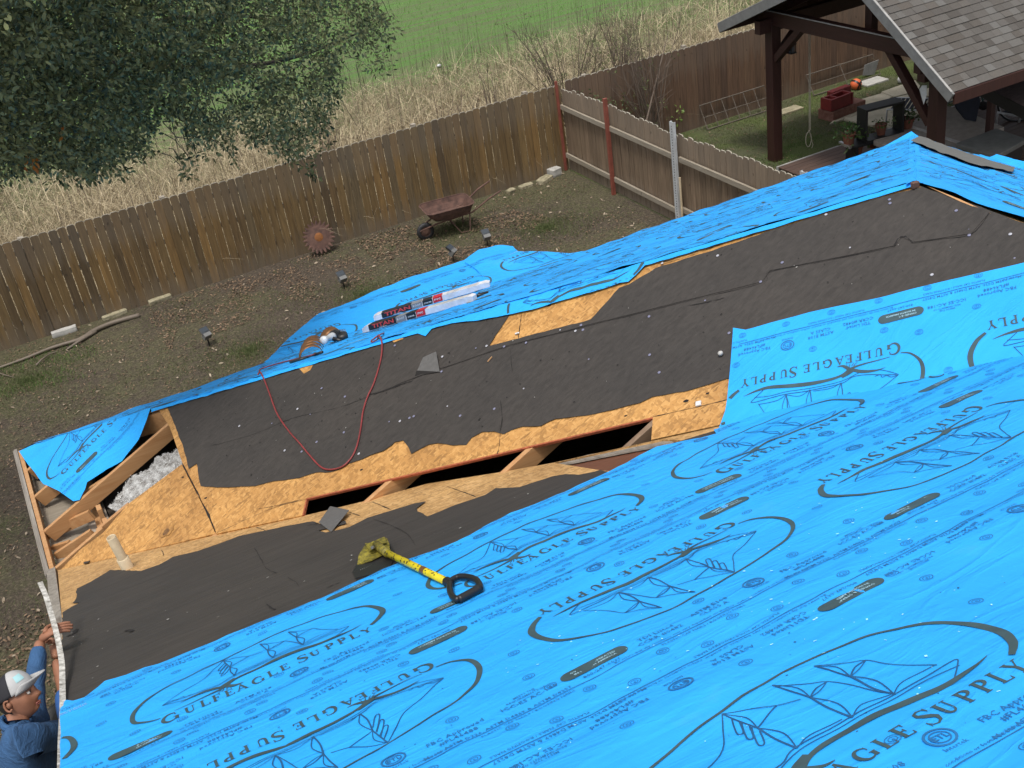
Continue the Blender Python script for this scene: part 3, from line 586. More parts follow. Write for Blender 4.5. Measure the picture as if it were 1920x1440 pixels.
# ---- framing: jack rafters run across, up to the hip
def rafter(yo, x_from=None, x_to=None, mat='pine', d=.14, wd=.038, name='rafter', lab=None):
    y = Y1+yo; a = max(0.03, -yo-W) if x_from is None else x_from; b = min(-yo, L/2-.02) if x_to is None else x_to
    mb = MB(); p0 = np.array([X0+a, y, EZ+T*a-.016-d/2]); p1 = np.array([X0+b, y, EZ+T*b-.016-d/2]); mb.bar(p0, p1, wd, d, N2); return part(name, mb, mat, house, bevel=.003, label=lab)
rafter(-.42, mat='pine'); rafter(-.95, mat='pine', x_to=.62); rafter(-1.59, lab='long clean pine rafter in the open corner'); rafter(-2.22, x_to=.5)
for yo in (-2.85, -3.45, -4.41, -5.17, -5.78, -6.4, -7.0): rafter(yo, mat='pine' if yo > -5.5 else 'pine_old')
mb = MB().bar(C1+[.05, -.05, -.10], APX-[0, 0, .12], .045, .18); part('hip_rafter', mb, 'pine', house)
mb = MB().bar(C0+[.1, -.1, -.13], C0+[5.2, -5.2, 5.2*T-.13], .045, .18); part('valley_rafter', mb, 'pine_old', house)
# blocking, studs and plate at the corner
def F2d(q, d): p = hit(q, F2.n, F2.o-F2.n*d); return p
mb = MB().bar((X0+.47, C0[1]+.15, EZ-.10), (X0+.47, Y1-.3, EZ-.10), .09, .045); part('wall_plate', mb, 'pine', house)
for qa, qb, dd, mt in (((82, 1005), (172, 965), .13, 'pine'), ((108, 1045), (176, 1000), .16, 'pine'), ((72, 935), (100, 915), .12, 'plank_red'), ((188, 1000), (248, 950), .06, 'pine'), ((160, 930), (215, 895), .10, 'pine'), ((102, 1032), (135, 1022), .18, 'pine')):
    a, b = F2d(qa, dd), F2d(qb, dd); part('blocking', MB().bar(a, b, .038, .10), mt, house, bevel=.003)
for q in ((188, 960), (200, 985)): a = F2d(q, .08); part('stud', MB().box(a-[0, 0, .1], (.04, .09, .30)), 'pine', house)
# loose white insulation in the open bay
mb_pts = []
ipoly = F2.px((190, 940), (215, 900), (255, 868), (300, 838), (330, 820), (352, 870), (300, 915), (230, 960))
lo, hi = np.min(ipoly, 0), np.max(ipoly, 0); pp = RNG.uniform(lo, hi, (9000, 2)); pp = pp[inpoly(pp, ipoly)]
h = -.10+.022*wav(pp[:, 0], pp[:, 1], .22, 1)+.014*wav(pp[:, 0], pp[:, 1], .07, 2)+RNG.normal(.004, .006, len(pp)); P = F2.o+pp[:, :1]*F2.u+pp[:, 1:]*F2.v+h[:, None]*F2.n
a = RNG.normal(0, 1, (len(P), 3, 3)); a /= np.linalg.norm(a, axis=2)[:, :, None]; V = P[:, None, :]+a*.005
meshobj('insulation', V, [(0, 1, 2)], 'wool', house)['kind'] = 'stuff'
slab('insulation_batt', F2, ipoly, 'cap_white', house, .06, top=-.17)
MATS['fluff'] = plain('fluff', (.12, .105, .085), 1, scale=17, col2=(.56, .56, .55), bumpd=.02); sheet('insulation', F2, ipoly, 'fluff', house, lambda u, v: -.10+.022*wav(u, v, .22, 1)+.014*wav(u, v, .07, 2)+RNG.normal(0, .006, np.shape(u)), .018)
# ---- fascia
mb = MB().box((X0-.012, (C0[1]+Y1)/2, EZ-.085), (.038, W, .17)); part('fascia_board', mb, 'pine', house, bevel=.002)
mb = MB().box((X0-.050, (C0[1]+Y1)/2+.01, EZ-.075), (.03, W+.05, .17)); mb.box((X0-.071, (C0[1]+Y1)/2, EZ-.02), (.008, W+.05, .05)); part('fascia_trim', mb, 'weathered', house, label='weathered grey trim board along the open left eave')
mb = MB().box((X0+L/2, Y1+.02, EZ-.09), (L, .035, .16)); part('fascia_board', mb, 'stain', house)
ra, rb = np.array([X0+.10, C0[1], EZ-.115]), np.array([X0+.10, -2.0, zroof(-2.0)-.115])
part('rake_board', MB().bar(ra, rb, .04, .18, (0, T, 1)), 'pine_old', house); rt0 = np.array([X0-.02, C0[1]+.04, EZ-.075]); rt1 = np.array([X0+.035, 6.75, zroof(6.75)-.085]); part('rake_trim', MB().bar(rt0, rt1, .07, .15, (0, T, 1)), 'weathered', house)
# ---- felt on both slopes
hf_f = lambda u, v: .0075+.0022*wav(u, v, .5, 1)+.0010*wav(u, v, .16, 2)
FELT_TOP = F2.px((1728, 352), (1600, 386), (1450, 432), (1340, 470), (1230, 504), (1180, 534), (1162, 540), (1108, 600), (950, 642), (918, 650), (958, 588))
f2low = [(315, 764), (330, 800), (345, 840), (355, 880), (370, 870), (373, 890), (377, 912), (410, 915), (480, 912), (505, 905), (562, 897), (592, 887), (620, 886), (635, 882), (655, 870), (680, 862), (695, 855), (720, 847), (735, 837), (742, 830), (757, 827), (767, 840), (772, 852), (805, 835), (822, 832), (850, 836), (875, 835), (885, 822), (905, 811), (927, 810), (945, 815), (960, 807), (980, 801), (1015, 800), (1042, 787), (1100, 780), (1150, 770), (1200, 757), (1225, 745), (1255, 740), (1285, 735), (1375, 708)]
fp = [(F2.px((315, 764))[0][0], .02), (F2.px((958, 588))[0][0], .0)]
felt2 = F2.px(*f2low)+[(ridge_u(1.3), 1.3), (ridge_u(.02), .02)]+FELT_TOP+[(F2.px((958, 588))[0][0], .02), (F2.px((330, 762))[0][0], .02)]
sheet('roofing_felt', F2, felt2, 'felt', house, hf_f, .10, jag=.004)
# upper course lapped over the lower one
lap = F2.px((700, 741), (780, 708), (960, 648), (1100, 612), (1300, 562), (1430, 530), (1445, 509), (1560, 487), (1678, 463), (1692, 446), (1712, 456), (1822, 440), (1856, 401))
lap_up = [(a, max(.03, b-.55)) for a, b in reversed(lap)]
hl = lambda u, v: hf_f(u, v)+.004
lapp = lap+F2.px((1850, 398), (1728, 354), (1600, 390), (1450, 436), (1340, 474), (1240, 510), (1180, 542), (1112, 604), (952, 648), (900, 662))
sheet('roofing_felt', F2, lapp, 'felt', house, hl, .10)
def crack(fr, pts, w=.006, hfn=None, lift=.0045, name='lap_seam', mat='gap', wob=.004):
    q = fr.px(*pts) if pts and pts[0][0] > 20 else pts; q = smooth(q, 5); q = q+RNG.normal(0, wob, q.shape)*.25; ws = np.abs(RNG.normal(w, w*.45, len(q))); ws[0] = ws[-1] = .001
    V, F_ = strip2(q, ws); h = (hfn or hf_f)(V[:, 0], V[:, 1])+lift; mb = MB(); mb.v = [tuple(fr.P(a, b, c)) for (a, b), c in zip(V, h)]; mb.f = F_; return part(name, mb, mat, house)
crack(F2, [(x, y+2) for x, y in [(700, 741), (780, 708), (960, 648), (1100, 612), (1300, 562), (1430, 530), (1445, 509), (1560, 487), (1678, 463)]], .0032)
crack(F2, [(1678, 464), (1685, 450), (1697, 446), (1708, 453), (1712, 458)], .009, name='tear'); crack(F2, [(1712, 458), (1760, 450), (1822, 441), (1856, 402)], .0035)
crack(F2, [(395, 838), (470, 818), (550, 786), (640, 764), (700, 742)], .003); crack(F2, [(690, 742), (720, 735), (755, 722), (775, 716)], .008, name='tear')
crack(F2, [(940, 752), (943, 790), (938, 814)], .005, name='crease'); crack(F2, [(958, 655), (962, 700)], .003, name='crease'); crack(F2, [(1290, 575), (1330, 568), (1360, 560)], .006, name='tear')
# board joints
crack(F2, [(938, 813), (936, 835), (933, 852)], .006, lambda u, v: u*0, .002, 'board_joint'); crack(F2, [(341, 867), (366, 915), (387, 958), (405, 998)], .010, lambda u, v: u*0, .002, 'board_joint')
crack(F2, [(978, 588), (975, 612), (972, 636)], .005, lambda u, v: u*0, .0022, 'board_joint'); crack(F2, [(1224, 782), (1300, 765), (1371, 748)], .005, lambda u, v: u*0, .002, 'board_joint')
crack(F2, [(406, 1000), (460, 975), (520, 950), (574, 936)], .003, lambda u, v: u*0, .002, 'board_joint'); crack(F2, [(480, 955), (520, 948), (566, 936)], .003, lambda u, v: u*0, .002, 'board_joint')
for a, b in (((837, 912), (893, 932)), ((697, 941), (733, 956)), ((643, 957), (676, 968)), ((303, 1032), (307, 1042)), ((190, 1010), (205, 1048)), ((480, 989), (500, 996))): crack(F1, [a, ((a[0]+b[0])/2+1, (a[1]+b[1])/2), b], .005, lambda u, v: u*0, .002, 'board_joint')
crack(F1, [(250, 1037), (330, 1019), (405, 1002), (480, 986), (565, 968)], .016, lambda u, v: u*0, .003, 'valley_joint')
# stains and marks on the boards
def blotch(fr, q, ru, rv, mat, name='stain', hh=.0025, n=26, jit=.25):
    u, v = fr.px(q)[0]; pl = [(u+ru*(1+RNG.normal(0, jit)*.5)*math.cos(t), v+rv*(1+RNG.normal(0, jit)*.5)*math.sin(t)) for t in np.linspace(0, 2*math.pi, n, endpoint=False)]
    mb = MB(); mb.v = [tuple(fr.P(a, b, hh)) for a, b in pl]; mb.f = [tuple(range(n))]; return part(name, mb, mat, house)
MATS['stain_soft'] = MATS.get('stain_soft') or plain('stain_soft', (.22, .105, .035), .8, var=.1, scale=20, col2=(.50, .26, .075)); MATS['stain_deep'] = plain('stain_deep', (.06, .03, .015), .85, scale=24, col2=(.26, .13, .045))
blotch(F2, (312, 996), .075, .06, 'stain_soft'); blotch(F2, (312, 998), .032, .032, 'stain_deep', hh=.0035)
for q, r in (((1287, 752), .018), ((678, 881), .013), ((1173, 780), .01), ((343, 895), .012), ((386, 934), .014), ((1030, 573), .016), ((1327, 738), .012)): blotch(F2, q, r, r*.6, 'gap', 'knot_hole', .003)
# felt on the near slope
f1top = [(121, 1149), (151, 1131), (136, 1133), (144, 1122), (144, 1105), (170, 1092), (207, 1070), (265, 1072), (300, 1060), (325, 1045), (370, 1035), (412, 1020), (447, 1007), (480, 1000), (542, 987), (587, 979), (603, 985), (648, 979), (650, 984), (598, 997), (612, 1000), (655, 990), (690, 972), (730, 960), (780, 945), (800, 942), (782, 955), (784, 961), (802, 970), (812, 966), (855, 949), (890, 937), (910, 930), (930, 917), (960, 916), (975, 915), (1000, 906), (1035, 895), (1060, 890), (1085, 892), (1115, 886), (1125, 883), (1143, 886), (1152, 884)]
hf_n = lambda u, v: .007+.0018*wav(u, v, .6, 3)+.0008*wav(u, v, .2, 1)
q = F1.px(*f1top); felt1 = [(.078, q[0][1])]+q[1:]+[(q[-1][0]+.12, 4.75), (.078, 4.75)]
sheet('roofing_felt', F1, felt1, 'felt', house, hf_n, .10, jag=.005)
sheet('roofing_felt', F1, F1.px((1238, 842), (1290, 824), (1348, 808), (1400, 800), (1400, 850), (1240, 862)), 'felt', house, hf_n, .10)
crack(F1, [(478, 1030), (490, 1050), (500, 1068), (520, 1078)], .004, hf_n, name='crack'); crack(F1, [(700, 975), (740, 990), (765, 1005), (780, 1025)], .003, hf_n, name='crack')
crack(F1, [(500, 1135), (508, 1142), (518, 1146)], .008, hf_n, name='crack'); crack(F1, [(612, 1106), (625, 1100), (640, 1094)], .007, hf_n, name='crack'); crack(F1, [(540, 1085), (556, 1095), (562, 1103)], .003, hf_n, name='crack')
crack(F1, [(236, 1186), (244, 1185), (250, 1187)], .02, hf_n, name='tear'); crack(F1, [(125, 1196), (140, 1190), (144, 1182)], .02, hf_n, name='tear'); crack(F1, [(575, 988), (590, 985), (602, 983)], .01, hf_n, name='tear')
# folded flaps of felt
def flap(fr, pts, hs, mat='felt_pale', name='felt_flap', th=.003):
    mb = MB(); P = [fr.P(*q, h) for q, h in zip(fr.px(*pts), hs)]; c = np.mean(P, 0); mb.v = [tuple(p) for p in P]; n = len(P); mb.f = [(0, i, i+1) for i in range(1, n-1)]
    o = part(name, mb, mat, house); s = o.modifiers.new('solid', 'SOLIDIFY'); s.thickness = th; return o
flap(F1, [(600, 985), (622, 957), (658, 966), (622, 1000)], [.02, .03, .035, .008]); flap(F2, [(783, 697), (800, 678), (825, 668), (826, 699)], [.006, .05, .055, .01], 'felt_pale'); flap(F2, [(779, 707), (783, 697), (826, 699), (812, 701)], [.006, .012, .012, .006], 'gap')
flap(F2, [(562, 692), (588, 686), (583, 695), (571, 702)], [.009, .009, .009, .009], 'osb', 'bare_patch', .001); flap(F2, [(737, 641), (757, 634), (758, 637), (740, 644)], [.012, .012, .012, .012], 'osb', 'bare_patch', .001)
flap(F2, [(1594, 380), (1640, 366), (1642, 369), (1596, 383)], [.012]*4, 'pine', 'bare_patch', .001); flap(F2, [(1740, 352), (1800, 376), (1860, 404), (1800, 380)], [.012]*4, 'pine', 'bare_patch', .001)
# ---- blue membrane, near slope, four rolls
rng_b = np.random.default_rng(3)
hf_b = lambda u, v: .024+.006*wav(u*.45+v*.8, v*.4-u*.5, .42, 2)+.0022*wav(u, v, .17, 3)
VE = (4.24, 5.62, 6.93, 8.25, 9.57, RVMAX-.02)
topA = F1.px((118, 1318), (140, 1320), (160, 1314), (200, 1284), (300, 1252), (385, 1218), (480, 1180), (600, 1132), (750, 1064), (860, 1022), (960, 970), (1060, 930), (1120, 903), (1200, 862), (1235, 846), (1300, 830), (1345, 820), (1340, 812))
def roll_poly(i):
    if i == 0:
        top = [(.08, topA[0][1])]+topA[1:]; r = [(s, s*K+.01) for s in (4.15, 4.8, L/2)]
        return top+[r[0], r[1], (VE[1]/K, VE[1]), (VE[1]/K-.2, VE[1]+.03), (.085, VE[1]+.03)]
    a, b = VE[i], VE[i+1]+.03; ru = lambda v: v/K if v < L/2*K else L-v/K
    p = [(.085, a), (ru(a), a)]
    if a < L/2*K < b: p += [(L/2, L/2*K)]
    return p+[(ru(b), b), (.085, b)]
for i in range(5):
    poly = roll_poly(i); hfn = (lambda k: (lambda u, v: hf_b(u, v)+.004*k))(4-i if False else i)
    o = sheet('underlayment_sheet', F1, poly, 'membrane', house, hfn, .07)
    inv = i % 2 == 1; g0 = (.50, 1.49, 1.60, 1.55, 1.2)[i]; vt = (VE[0]+.06, VE[1]-.02, VE[2], VE[3], VE[4])[i]
    pl = [(a, b) for a, b in poly]
    if i < 4: roll_print(F1, pl, o, hfn, g0, vt if i else 4.31, inv, base=(.95, .89, 1.0, .93)[i], u0=-.2, u1=(6, 6.5, 6.5, 5)[i], detail=i < 4)
# ---- blue membrane on the slope between hip and valley
hf_2 = lambda u, v: .021+.003*wav(u, v, .5, 4)+.0015*wav(u, v, .2, 1)
p2 = F2.px((1377, 619), (1400, 622), (1440, 611), (1520, 590), (1650, 562), (1780, 530), (1925, 496))+[(ridge_u(.96), .96), (ridge_u(1.68), 1.68)]+[(8.0, 1.70), (7.46, 1.71)]+F2.px((1350, 806), (1362, 775), (1366, 750), (1371, 700))
o = sheet('underlayment_sheet', F2, p2, 'membrane', house, hf_2, .07); roll_print(F2, p2, o, hf_2, 8.45, .94, True, base=.86, u0=7.3, u1=11.5, badge_b=-.02)
# ---- blue membrane over the far slope, lapped over the hip
hip_edge = [(1716, 347), (1650, 366), (1600, 378), (1520, 402), (1450, 420), (1395, 438), (1340, 459), (1270, 482), (1240, 492), (1212, 498), (1195, 518), (1180, 531), (1165, 534), (1110, 552), (1050, 568), (1000, 584), (960, 592), (900, 604), (850, 607), (812, 618), (800, 633), (786, 628), (760, 628), (700, 640), (640, 660), (600, 672), (560, 686), (500, 698), (440, 718), (390, 735), (340, 750), (290, 766)]
hf_3 = lambda u, v: .014+.007*wav(u, v, .5, 2)+.003*wav(u*.3, v, .10, 3)
p3 = [(L/2, L/2*K), (L, -.06), (6.6, -.05)]+[(2.47, -.05), (.0, -.05), (.0, .02)]
far_rolls = [(-.06, 1.05), (1.05, 2.2), (2.2, 3.4), (3.4, 4.6), (4.6, L/2*K)]
for i, (a, b) in enumerate(far_rolls):
    poly = [(max(0, a/K), a), (L-max(0, a)/K, a), (L-b/K, min(b+.02, L/2*K)), (b/K, min(b+.02, L/2*K))]; hfn = (lambda k: (lambda u, v: hf_3(u, v)+.004*k))(i)
    o = sheet('underlayment_sheet', F3, poly, 'membrane', house, hfn, .09)
    roll_print(F3, poly, o, hfn, .7+.53*i, a if i % 2 else a-.05, i % 2 == 1, u0=a/K, u1=L-a/K)
# part of that membrane folded over the hip on to the felt
lapv = []
for q in hip_edge: lapv.append(F2.px(q)[0])
vals = [(u, max(v, .03)) for u, v in lapv]
hf_o = lambda u, v: .018+.010*np.clip(v*4, 0, 1)*(.5+.5*wav(u, v, .35, 1))+.004*wav(u, v, .15, 2)
po = [(vals[0][0]+.02, -.015)]+vals+[(vals[-1][0]-.02, -.015)]
o = sheet('underlayment_overlap', F2, po, 'membrane', house, hf_o, .07)
pr = Print(); pr.put(LOGO, [[.97, 0], [0, -1]], (0, 0)); ang = -.12
UV = np.concatenate(pr.V)@np.array([[math.cos(ang), math.sin(ang)], [-math.sin(ang), math.cos(ang)]])+[5.75, .24]; emit_print(pr, UV, F2, po, o, hf_o)
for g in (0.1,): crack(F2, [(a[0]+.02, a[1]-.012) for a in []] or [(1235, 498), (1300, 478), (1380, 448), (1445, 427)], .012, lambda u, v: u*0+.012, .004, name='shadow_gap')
# beyond the ridge
F4p = [[(max(0, a/K), a), (F4U+L/2, a), (F4U+L/2-.3, min(b+.02, L/2*K)), (b/K, min(b+.02, L/2*K))] for a, b in [(-.06, 1.05), (1.05, 2.2), (2.2, 3.4), (3.4, 4.6), (4.6, L/2*K)]]
for i, poly in enumerate(F4p):
    a, b = (-.06, 1.05, 2.2, 3.4, 4.6)[i], 0; poly[1] = (poly[1][0]+.0, poly[1][1])
    hfn = (lambda k: (lambda u, v: hf_3(u, v)+.004*k))(i); o = sheet('underlayment_sheet', F4, poly, 'membrane', house, hfn, .09)
    roll_print(F4, poly, o, hfn, .9+.5*i, a, i % 2 == 0, u0=0, u1=8)
sheet('underlayment_sheet', F4, [(W+L/2, L/2*K), (F4U+L/2-.3, L/2*K), (F4U, F4V)], 'membrane', house, lambda u, v: hf_3(u, v)+.025, .2)
def over_hip(name, a, b, na, nb, w_, mat, lift=.03):
    # strip folded over the line a-b, na / nb = the down-slope directions on its two sides
    a = np.array(a, float); b = np.array(b, float); n = 40; mb = MB(); st = [-1, -.6, -.25, -.08, 0, .08, .25, .6, 1]
    for i in range(n+1):
        t = i/n; p = a*(1-t)+b*t; ln = np.linalg.norm(b-a)*t
        for s_ in st: d = na if s_ < 0 else nb; ww = w_*(1+.08*math.sin(ln*1.1+s_)); mb.v.append(tuple(p+np.array(d)*abs(s_)*ww+[0, 0, lift-.008*(abs(s_) < .05)+.005*math.sin(ln*9+s_*4)]))
    k = len(st)
    for i in range(n):
        for j in range(k-1): q0 = i*k+j; mb.f.append((q0, q0+1, q0+k+1, q0+k))
    return part(name, mb, mat, house, smooth=True)
over_hip('hip_overlap', (X0+L+.03, Y1+.03, EZ-.01), APX+[0, 0, .0], (-.9, .1, .04), (.1, -.9, .04), .07, 'membrane', .026)
# ridge run from the apex towards the camera: membrane edge kept 3 cm short of the felt
# low roof over the bay on the garden side
FB = Frame(C1, (1, 0, 0), (0, 1, -.10))
bay = [(2.35, -.02), (2.73, .22), (3.0, .50), (3.45, .90), (3.8, .98), (4.17, 1.04), (4.8, 1.05), (5.38, 1.03), (5.62, 1.07), (5.95, .98), (6.10, .62), (6.3, .28), (6.62, .02)]
bay = F3 and [FB.uv(hit(q, FB.n, FB.o)) for q in [(490, 692), (520, 660), (560, 620), (600, 590), (640, 576), (700, 549), (780, 520), (870, 490), (900, 470), (930, 462), (962, 464), (972, 474), (1000, 476), (1100, 475), (1150, 462), (1205, 441)]]
bay_poly = bay+[(7.25, -.10), (6.6, -.30), (4.5, -.30), (2.4, -.10)]
hf_y = lambda u, v: .02+.010*wav(u, v, .55, 3)+.004*wav(u, v, .2, 1)+.035*np.clip(.35-v, 0, .5)*0
slab('bay_roof', FB, bay+[(7.2, -.02), (2.4, -.02)], 'osb', house, .03, top=-.004)
o = sheet('underlayment_sheet', FB, bay_poly, 'membrane', house, hf_y, .06)
FBp = Frame(C1, (1, 0, 0), (0, -1, .10))
pr = Print()
for g, vv in ((5.2, .38), (3.52, .36), (6.62, .55), (4.4, -.2)): pr.put(LOGO, [[-1, 0], [0, -1]], (g, vv))
for g in (2.6, 4.0, 5.4): pr.put(BORD, [[1, 0], [0, 1]], (g, .80-1.2))
UV = np.concatenate(pr.V); emit_print(pr, UV, FB, bay_poly, o, hf_y)
def curve3(name, pts, r, mat, parent=None, n=6, k=6):
    q = smooth(np.array(pts, float), k); return part(name, MB().tube(q, r, n), mat, parent, smooth=True)
def FBP(q, h=.03): return hit(q, FB.n, FB.o+FB.n*h)
curve3('membrane_fold', [FBP((872, 492)), FBP((893, 505)), FBP((915, 530)), FBP((932, 548))], .006, 'membrane', house)
part('bay_wall', MB().prism([(X0+2.75, Y1-.2, 0), (X0+3.5, Y1+.55, 0), (X0+5.3, Y1+.55, 0), (X0+6.05, Y1-.2, 0)], (0, 0, EZ-.25)), 'stucco', house, fix=True)
part('bay_fascia', MB().bar(FB.P(*bay[3], -.08), FB.P(*bay[7], -.08), .03, .12), 'stain_h', house)
# sheet hanging over the open rafters at the left corner
pc = F2.px((38, 848), (70, 836), (130, 816), (200, 796), (288, 766), (276, 790), (258, 822), (228, 864), (200, 878), (163, 904), (160, 918), (150, 938), (139, 941), (112, 922), (78, 905), (60, 880))
pc = [(a, b if b > .02 else -.02) for a, b in pc]
hf_c = lambda u, v: .02-.035*np.sin(np.clip(u, 0, 2.2)*2.85)**2*np.clip(v*3, 0, 1)+.008*wav(u, v, .4, 1)
o = sheet('underlayment_drape', F2, pc, 'membrane', house, hf_c, .05, label='loose blue membrane hanging over the open rafters')
a, b = F2.px((118, 890), (205, 800)); d = np.array(b)-a; s = np.linalg.norm(d)/.60; d /= np.linalg.norm(d)
pr = Print(); pr.put(LOGO, [[1, 0], [0, -1]], (0, 0)); V = np.concatenate(pr.V)
UV = np.array(a)+(V[:, :1]*d+V[:, 1:]*np.array([-d[1], d[0]]))*s; emit_print(pr, UV, F2, pc, o, hf_c)
pr = Print(); pr.put(BORD, np.eye(2), (0, 0)); V = np.concatenate(pr.V)-[0, 1.2]+[-.3, .30]; UV = np.array(a)+(V[:, :1]*d+V[:, 1:]*np.array([-d[1], d[0]]))*s; emit_print(pr, UV, F2, pc, o, hf_c)
# loose end of a roll curling at the far corner and a grey strip beside it
FE = Frame((X0+L, Y1, EZ-.02), (0, -1, 0), (1, 0, -.08))
gq = [F4.uv(hit(q, F4.n, F4.o)) for q in [(1722, 262), (1790, 287), (1850, 308), (1900, 322), (1896, 330), (1830, 318), (1770, 298), (1705, 271)]]
sheet('felt_strip', F4, gq, 'membrane_under', house, lambda u, v: .05+.006*wav(u, v, .4), .1)
gq = [FE.uv(hit(q, FE.n, FE.o)) for q in [(1868, 290), (1900, 305), (1920, 312), (1935, 330), (1925, 342), (1900, 330), (1870, 318), (1845, 312), (1830, 300)]]
sheet('underlayment_sheet', FE, gq, 'membrane', house, lambda u, v: .04+.03*wav(u, v, .5), .08, label='curled loose end of blue membrane at the far corner')
pk = [hit(q, (0, 0, 1), (0, 0, EZ+.10)) for q in [(1640, 284), (1680, 262), (1709, 246), (1722, 256), (1740, 264), (1712, 268)]]
mb = MB(); mb.v = [tuple(p) for p in pk]; mb.f = [(0, 1, 5), (1, 2, 5), (2, 3, 5), (3, 4, 5)]; part('underlayment_sheet', mb, 'membrane', house, label='lifted peak of blue membrane over the far hip')
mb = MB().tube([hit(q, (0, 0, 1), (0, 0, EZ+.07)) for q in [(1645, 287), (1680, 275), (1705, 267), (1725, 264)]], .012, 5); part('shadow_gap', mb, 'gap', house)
# ---- cap nails: white and violet plastic discs on the felt
def nail_proto(mat):
    mb = MB().lathe((0, 0, 0), [(0, .004), (.006, .005), (.010, .003), (.0135, .0025), (.0135, .0), (0, .0)], 12); return part('cap_nail', mb, mat, None, smooth=True)
protoA, protoB = nail_proto('nail_violet'), nail_proto('nail_white')
nails = [(648, 745), (559, 768), (511, 795), (567, 848), (535, 846), (595, 830), (731, 792), (751, 791), (769, 785), (777, 782), (840, 763), (864, 781), (646, 812), (674, 852), (583, 778), (742, 650), (831, 671), (829, 698), (894, 655), (914, 651), (947, 652), (988, 645), (1052, 621), (1091, 612), (1094, 620), (1080, 622), (1105, 675), (1219, 667), (1243, 496), (1218, 595), (1323, 565), (1347, 482), (1468, 495), (1427, 530), (1595, 467), (1669, 377), (1670, 384), (1550, 405), (1817, 432), (1818, 443), (1895, 441), (1794, 398), (1903, 486), (1748, 517), (1368, 626), (1237, 700), (983, 730), (928, 768), (605, 730), (450, 800)]
for i, q in enumerate(nails):
    pr_ = (protoA, protoB)[i % 3 == 1]; o = pr_.copy(); sc.collection.objects.link(o); o.parent = house
    s_ = .48 if i % 4 == 2 else .78; u, v = F2.px(q)[0]; p = F2.P(u, v, .014 if v < .5 else .009)
    o.location = Vector(p)-worldloc(house); o.rotation_euler = Vector(F2.n).to_track_quat('Z', 'Y').to_euler(); o.scale = (s_,)*3
bpy.data.objects.remove(protoA); bpy.data.objects.remove(protoB)
# ---- vent pipe
pb = F1.P(*F1.px((240, 1066))[0], 0); PAX = (-.10, .06, 1.0); mb = MB().lathe(pb, [(.036, -.05), (.036, .30), (.033, .305), (.029, .30), (.029, .05)], 20, PAX); o = part('vent_pipe', mb, 'pvc', house, smooth=True)
mb = MB().lathe(pb, [(.045, -.03), (.045, .10), (.040, .105), (.037, .10)], 20, PAX); part('pipe_collar', mb, 'pvc', o, smooth=True)
bpy.context.view_layer.update()
# ================================================================ ground
def ground(name, x0, x1, y0, y1, z, mat):
    mb = MB(); n = 30
    for j in range(n+1):
        for i in range(n+1):
            x = x0+(x1-x0)*i/n; y = y0+(y1-y0)*j/n; mb.v.append((x, y, z))
    for j in range(n):
        for i in range(n): a = j*(n+1)+i; mb.f.append((a, a+1, a+n+2, a+n+1))
    return tag(part(name, mb, mat), None, None, None, 'structure')
FY = 19.72
ground('ground', -60, 90, -60, FY+.02, -.006, 'yard'); ground('field', -500, 700, FY+.02, 900, -.008, 'field')
mb = MB().prism([(10.4, 8, -.002), (40, 8, -.002), (40, FY, -.002), (10.4, FY, -.002)], (0, 0, -.002)); tag(part('lawn', mb, 'lawn', fix=True), None, None, None, 'structure')
def blades(name, P, hgt, wid, mat, lean=.35, curl=.5, kind='stuff', seg=2, az=None):
    """P (n,3) roots, hgt (n,), each blade a bent ribbon of seg quads"""
    n = len(P); a = RNG.uniform(0, 2*math.pi, n) if az is None else az; ln = RNG.normal(0, lean, n)[:, None]; d = np.stack([np.cos(a), np.sin(a), np.zeros(n)], 1); s = np.stack([-np.sin(a), np.cos(a), np.zeros(n)], 1)
    face = RNG.uniform(0, math.pi, n); s = s*np.cos(face)[:, None]+d*np.sin(face)[:, None]; V = []
    for k in range(seg+1):
        t = k/seg; w_ = wid*(1-t*.85)/2; c = P+np.array([0, 0, 1])*hgt[:, None]*t*(1-.25*curl*t*t)+d*(ln*t+curl*.5*t*t)*hgt[:, None]
        V += [c-s*w_, c+s*w_]
    V = np.stack(V, 1); F_ = [(2*k, 2*k+1, 2*k+3, 2*k+2) for k in range(seg)]
    o = meshobj(name, V, F_, mat); o['kind'] = kind; return o
def rnd(n, x0, x1, y0, y1): return np.column_stack([RNG.uniform(x0, x1, n), RNG.uniform(y0, y1, n), np.zeros(n)])
def nz(P, wl, seed): return wav(P[:, 0], P[:, 1], wl, seed)
# dry grass belt behind the fence, thinning into the crop
P = rnd(52000, -6, 34, FY+.75, 31); dn = 1-np.clip((P[:, 1]-26.5+.12*P[:, 0]+1.2*nz(P, 7, 1))/2.5, 0, 1); P = P[RNG.uniform(0, 1, len(P)) < dn*(.5+.5*(nz(P, 1.6, 2) > -.4))]
P = P[(P[:, 0] < 13) | (RNG.uniform(0, 1, len(P)) < .75)]
blades('dry_grass', P, RNG.uniform(.2, .7, len(P)), .015, 'dry_grass', .85, 1.3, seg=4)
P = rnd(16000, -6, 30, FY+.9, 28.5); blades('matted_straw', P+[0, 0, .05], RNG.uniform(.3, .7, len(P)), .016, 'dry_grass', 1.4, 1.5, seg=4)
P = rnd(3200, -6, 30, FY+.25, 30); blades('tall_stalks', P, RNG.uniform(.6, 1.7, len(P)), .010, 'twig', .10, .10, seg=2)
P = rnd(12000, -6, 32, FY+.4, 30); P = P[nz(P, 2.2, 3) > .15]; blades('weeds', P, RNG.uniform(.12, .35, len(P)), .016, 'weed', .4, .7)
